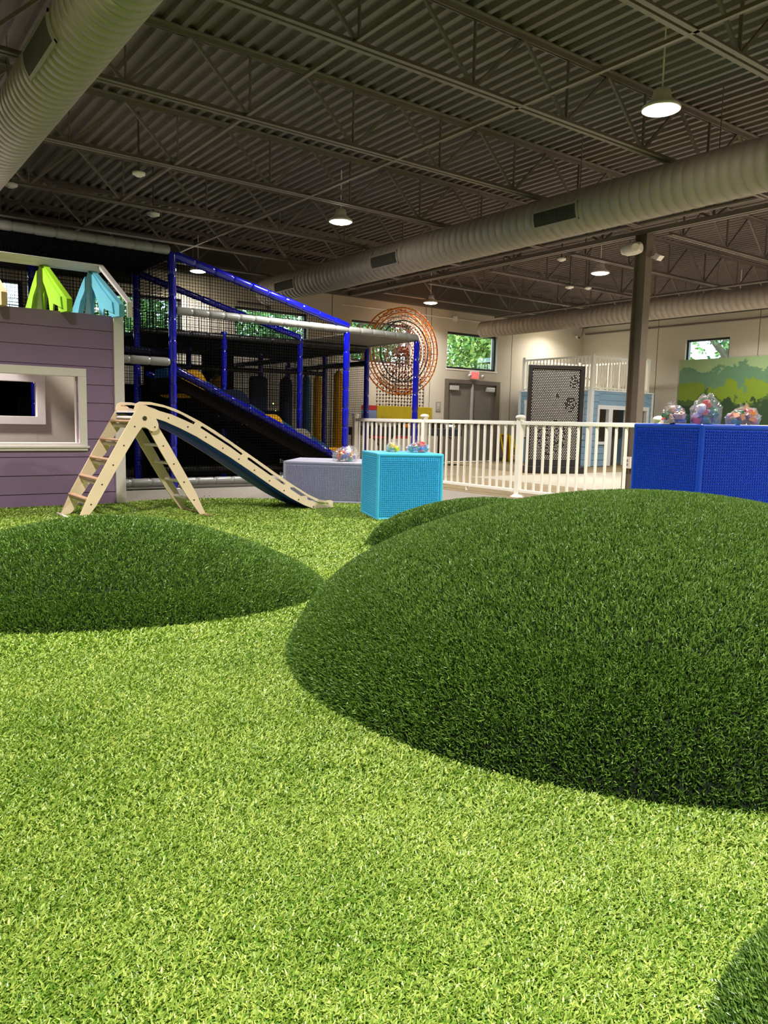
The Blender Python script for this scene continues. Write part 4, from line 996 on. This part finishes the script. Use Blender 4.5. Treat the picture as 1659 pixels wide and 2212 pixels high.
# by the back wall
t = thing('plywood_sheet', 'brown plywood sheet with yellow edge frame leaning on the back wall right of the door', 'plywood', (15.35, 15.1, 0))
MB().add([(15.07, 15.0, .01), (15.4, 15.0, .01), (15.4, 15.22, .74), (15.07, 15.22, .74), (15.07, 15.03, .01), (15.4, 15.03, .01), (15.4, 15.25, .74), (15.07, 15.25, .74)], [(0,1,2,3), (7,6,5,4), (0,4,5,1), (1,5,6,2), (2,6,7,3), (3,7,4,0)]).build('board', 'ply_brown', t)
MB().bar((15.07, 14.985, .02), (15.07, 15.20, .74), .03, .02).bar((15.07, 15.20, .74), (15.4, 15.20, .74), .02, .03).build('edge_strip', 'yellow', t)
t = thing('folding_ladder', 'small yellow folding trestle ladder beside the plywood sheet', 'ladder', (15.15, 14.8, 0))
for y, dy in ((14.7, .12), (15.0, -.1)):
    MB().bar((15.0, y, .01), (15.04, y+dy, .72), .04, .02).build('ladder_rail', 'yellow', t); MB().bar((15.22, y, .01), (15.18, y+dy, .72), .04, .02).build('ladder_rail', 'yellow', t)
for z in (.1, .25, .4, .55): MB().bar((15.02, 14.70+z*.16, z), (15.20, 14.70+z*.16, z), .03, .02).build('ladder_rung', 'yellow', t)
tag(MB().lathe((15.50, 15.12, .10), (16.1, 15.13, .10), [(0, .06), (.01, .095), (.3, .1), (.6, .095), (.63, .06)], 16).build('rolled_mat', 'tan_roll'), 'tan rolled mat lying on the floor by the plywood sheet', 'mat')

# ------------------------------------------------------------ trees outside the windows
def tree(x, y, zc, rx, rz, n, m, label, trunk=True, seed=0):
    rs = np.random.default_rng(seed); t = thing('tree', label, 'tree', (x, y, 0))
    u = rs.normal(size=(n, 3)); u /= np.linalg.norm(u, axis=1)[:, None]; rr = rs.random(n)**.45
    c = u*rr[:, None]*np.array([rx, rx*.8, rz])+np.array([x, y, zc]); s = .05+.05*rs.random(n)
    a = rs.normal(size=(n, 3)); a /= np.linalg.norm(a, axis=1)[:, None]; b_ = np.cross(a, rs.normal(size=(n, 3))); b_ /= np.linalg.norm(b_, axis=1)[:, None]
    V = np.stack([c-a*s[:, None], c+b_*s[:, None]*.6, c+a*s[:, None], c-b_*s[:, None]*.6], 1).reshape(-1, 3)
    me = bpy.data.meshes.new('foliage'); me.vertices.add(len(V)); me.vertices.foreach_set('co', V.ravel()); me.loops.add(4*n); me.loops.foreach_set('vertex_index', np.arange(4*n)); me.polygons.add(n); me.polygons.foreach_set('loop_start', np.arange(0, 4*n, 4)); me.polygons.foreach_set('loop_total', np.full(n, 4)); me.update(); me.materials.append(MATS[m])
    o = bpy.data.objects.new('foliage', me); COL.objects.link(o); o.parent = t; o.matrix_parent_inverse = Matrix.Translation((-x, -y, 0))
    if trunk:
        b = MB(); b.cyl((x, y, -.2), (x+.2, y, zc-.3), .22, 10, .15)
        for k in range(5): q = rs.normal(size=3); b.cyl((x+.2, y, zc-.6), (x+.2+q[0]*rx*.5, y+q[1]*rx*.4, zc+rz*.5+abs(q[2])*.3), .12, 7, .04)
        b.build('trunk', 'bark', t)
tree(17.6, 18.6, 3.6, 1.9, 1.9, 9000, 'leaf', 'leafy tree seen through the window above the door', True, 1)
tree(14.1, 20.6, 3.7, 1.5, 1.7, 5000, 'leaf_dark', 'tree seen behind the model ferris wheel window', True, 2)
tree(10.3, 19.8, 3.4, 1.7, 1.5, 3500, 'leaf_dark', 'tree seen through the net above the playground', True, 3)
tree(6.7, 20.4, 3.4, 1.4, 1.3, 3000, 'leaf_dark', 'tree outside behind the purple house roof', True, 4)
tree(21.5, 12.6, 3.6, 1.6, 1.0, 500, 'leaf_dark', 'thin tree outside the right wall window', True, 5)
struct(MB().box((-30, -30, -.3), (60, 60, -.22)).build('ground_outside', 'tan_floor'))

# ------------------------------------------------------------ turf
def blades(name, pts, nrm, L, W, lean, leanspread, m, label, cat, seed, dirv=None):
    """pts (n,3), nrm (n,3): one folded blade each: quad + tip"""
    rs = np.random.default_rng(seed); n = len(pts)
    r_ = rs.normal(size=(n, 3)); tg = r_-(r_*nrm).sum(1)[:, None]*nrm; tg /= np.linalg.norm(tg, axis=1)[:, None]
    if dirv is not None:
        tg = tg*.75+np.array(dirv)[None]; tg -= (tg*nrm).sum(1)[:, None]*nrm; tg /= np.linalg.norm(tg, axis=1)[:, None]
    th = np.clip(lean+leanspread*rs.normal(size=n), 0, 1.45)
    up1 = nrm*np.cos(th*.5)[:, None]+tg*np.sin(th*.5)[:, None]; up2 = nrm*np.cos(th)[:, None]+tg*np.sin(th)[:, None]
    sd = np.cross(up2, nrm+.6*rs.normal(size=(n, 3))); sd /= (np.linalg.norm(sd, axis=1)[:, None]+1e-9)
    Ls = L*(.65+.7*rs.random(n)); Ws = W*(.7+.6*rs.random(n))
    p0 = pts; p1 = p0+up1*(Ls*.5)[:, None]; p2 = p1+up2*(Ls*.5)[:, None]; h = sd*(Ws*.5)[:, None]
    V = np.stack([p0-h, p0+h, p1+h, p1-h, p2+h*.35, p2-h*.35], 1).reshape(-1, 3).astype(np.float32)
    o6 = (np.arange(n)*6)[:, None]; F = np.concatenate([o6+np.array([0, 1, 2, 3]), o6+np.array([3, 2, 4, 5])], 1).ravel()
    me = bpy.data.meshes.new(name); me.vertices.add(len(V)); me.vertices.foreach_set('co', V.ravel())
    me.loops.add(len(F)); me.loops.foreach_set('vertex_index', F.astype(np.int32)); k = 2*n
    me.polygons.add(k); me.polygons.foreach_set('loop_start', np.arange(0, 4*k, 4, dtype=np.int32)); me.polygons.foreach_set('loop_total', np.full(k, 4, np.int32)); me.update(calc_edges=False)
    me.materials.append(MATS[m]); return me
TP = [(-3, -3), (7.35, -3), (7.35, 7.28), (6.3, 7.31), (5.6, 7.5), (5.2, 7.9), (4.75, 8.35), (4.4, 8.7), (4.05, 8.95), (3.6, 8.97), (3.2, 8.9), (2.85, 8.8), (2.85, 8.73), (-3, 8.73)]
o = MB().prismZ(TP, .0015, .012).build('turf', 'turf_base'); struct(o); o.name = 'floor'
def inpoly(x, y, P):
    c = np.zeros(len(x), bool); j = len(P)-1
    for i in range(len(P)):
        xi, yi = P[i]; xj, yj = P[j]
        with np.errstate(divide='ignore', invalid='ignore'): c ^= ((yi > y) != (yj > y)) & (x < (xj-xi)*(y-yi)/(yj-yi)+xi)
        j = i
    return c
MOUNDS = [('largest steep sided turf mound filling the right of the picture', 3.0, 2.035, 1.628, 1.508, -.261, .527, .857, .166, 60000, .017, .0034),
          ('low wide turf mound at the left in front of the climbing frame', 1.274, 4.315, 1.24, .831, -.316, .339, 1.3, .085, 42000, .018, .0042),
          ('small dark turf mound in front of the cyan block', 4.451, 4.638, 1.009, .487, -.322, .27, .892, .099, 24000, .020, .0052),
          ('turf mound just entering at the bottom right corner', 1.47, -.12, .79, .80, 0, .16, 1.0, .09, 70000, .017, .0032)]
def ingrass(x, y):
    k = inpoly(x, y, TP)
    for _, x0, y0, a, b_, th, *_r in MOUNDS:
        c, s = math.cos(th), math.sin(th); u = (c*(x-x0)+s*(y-y0))/a; v = (-s*(x-x0)+c*(y-y0))/b_; k &= (u*u+v*v) > .985
    return k
allm = []
for (d0_, d1_, dens, L, W) in ((.35, 1.9, 82000, .0135, .0036), (1.9, 3.4, 46000, .017, .0046), (3.4, 5.5, 22000, .021, .0062), (5.5, 9.6, 8500, .028, .0095)):
    area = .5*(d1_**2-d0_**2)*2.3; n = int(area*dens)
    rr = np.sqrt(rng.random(n)*(d1_**2-d0_**2)+d0_**2); an = YAW-.25+(rng.random(n)-.5)*2.3
    x = rr*np.cos(an); y = rr*np.sin(an); k = ingrass(x, y); x = x[k]; y = y[k]
    pts = np.stack([x, y, np.full(len(x), .010)], 1); nr = np.tile(np.array([0, 0, 1.]), (len(x), 1))
    allm.append(blades('t', pts, nr, L, W, 1.02, .22, 'turf_blade', '', '', len(allm), dirv=(.35, -.25, 0)))
import bmesh
def join(ms, name):
    vs = []; k = 0; fs = []; 
    for me in ms:
        v = np.empty(len(me.vertices)*3, np.float32); me.vertices.foreach_get('co', v); l = np.empty(len(me.loops), np.int32); me.loops.foreach_get('vertex_index', l); fs.append(l+k); k += len(me.vertices); vs.append(v); 
    V = np.concatenate(vs); F = np.concatenate(fs); n = len(F)//4
    me = bpy.data.meshes.new(name); me.vertices.add(len(V)//3); me.vertices.foreach_set('co', V); me.loops.add(len(F)); me.loops.foreach_set('vertex_index', F); me.polygons.add(n); me.polygons.foreach_set('loop_start', np.arange(0, 4*n, 4, dtype=np.int32)); me.polygons.foreach_set('loop_total', np.full(n, 4, np.int32)); me.update(calc_edges=False)
    me.materials.append(ms[0].materials[0])
    for q in ms: bpy.data.meshes.remove(q)
    return me
me = join(allm, 'artificial_turf'); o = bpy.data.objects.new('artificial_turf', me); COL.objects.link(o)
tag(o, 'bright yellow green artificial turf blades covering the flat floor between the mounds', 'turf', kind='stuff')
for i, (label, x0, y0, a, b_, th, H0, q, e, dens, L, W) in enumerate(MOUNDS):
    c, s = math.cos(th), math.sin(th)
    def zf(r): return H0*np.maximum(0, 1-r**2)**q+e*(1-r**14)
    t = thing('turf_mound', label, 'turf mound', (x0, y0, .01))
    nr_, na = 40, 96; b = MB(); rs_ = np.linspace(0, 1, nr_)**.6; vs = [(x0, y0, .01+float(zf(0.)))]
    for r in rs_[1:]:
        for k in range(na): A = 2*PI*k/na; X = a*r*math.cos(A); Y = b_*r*math.sin(A); vs.append((x0+c*X-s*Y, y0+s*X+c*Y, .01+float(zf(r))))
    fs = [(0, 1+k, 1+(k+1) % na) for k in range(na)]
    for j in range(nr_-2):
        for k in range(na): fs.append((1+j*na+k, 1+(j+1)*na+k, 1+(j+1)*na+(k+1) % na, 1+j*na+(k+1) % na))
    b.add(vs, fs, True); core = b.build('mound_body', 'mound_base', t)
    n = int(PI*a*b_*dens*1.35); rg = np.random.default_rng(50+i)
    r = np.sqrt(rg.random(n)); nx = int(n*.22); r[:nx] = 1-(rg.random(nx)**1.0)*.16; A = rg.random(n)*2*PI
    X = a*r*np.cos(A); Y = b_*r*np.sin(A); rc_ = np.clip(r, 0, .9995)
    dz = -H0*q*2*rc_*np.maximum(1e-6, 1-rc_**2)**(q-1)-e*14*rc_**13
    dz = np.maximum(dz, -14)
    gx = dz*np.cos(A)/a; gy = dz*np.sin(A)/b_
    N = np.stack([-gx, -gy, np.ones(n)], 1); N /= np.linalg.norm(N, axis=1)[:, None]
    P = np.stack([x0+c*X-s*Y, y0+s*X+c*Y, .01+zf(r)], 1); N = np.stack([c*N[:, 0]-s*N[:, 1], s*N[:, 0]+c*N[:, 1], N[:, 2]], 1)
    # keep blades on the side that can be seen
    if i == 0: kk = (P[:, 0]*.593+P[:, 1]*.805 > 0) & ((N*(np.array([[0, 0, 1.3]])-P)).sum(1) > -.5)
    else: kk = (N*(np.array([[0, 0, 1.3]])-P)).sum(1) > -.6
    Nb = N*.8+np.array([0, 0, .35]); Nb /= np.linalg.norm(Nb, axis=1)[:, None]
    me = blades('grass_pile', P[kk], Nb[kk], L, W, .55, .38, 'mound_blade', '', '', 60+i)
    o = bpy.data.objects.new('grass_pile', me); COL.objects.link(o); o.parent = t; o.matrix_parent_inverse = Matrix.Translation(t.location).inverted(); o['kind'] = 'stuff'
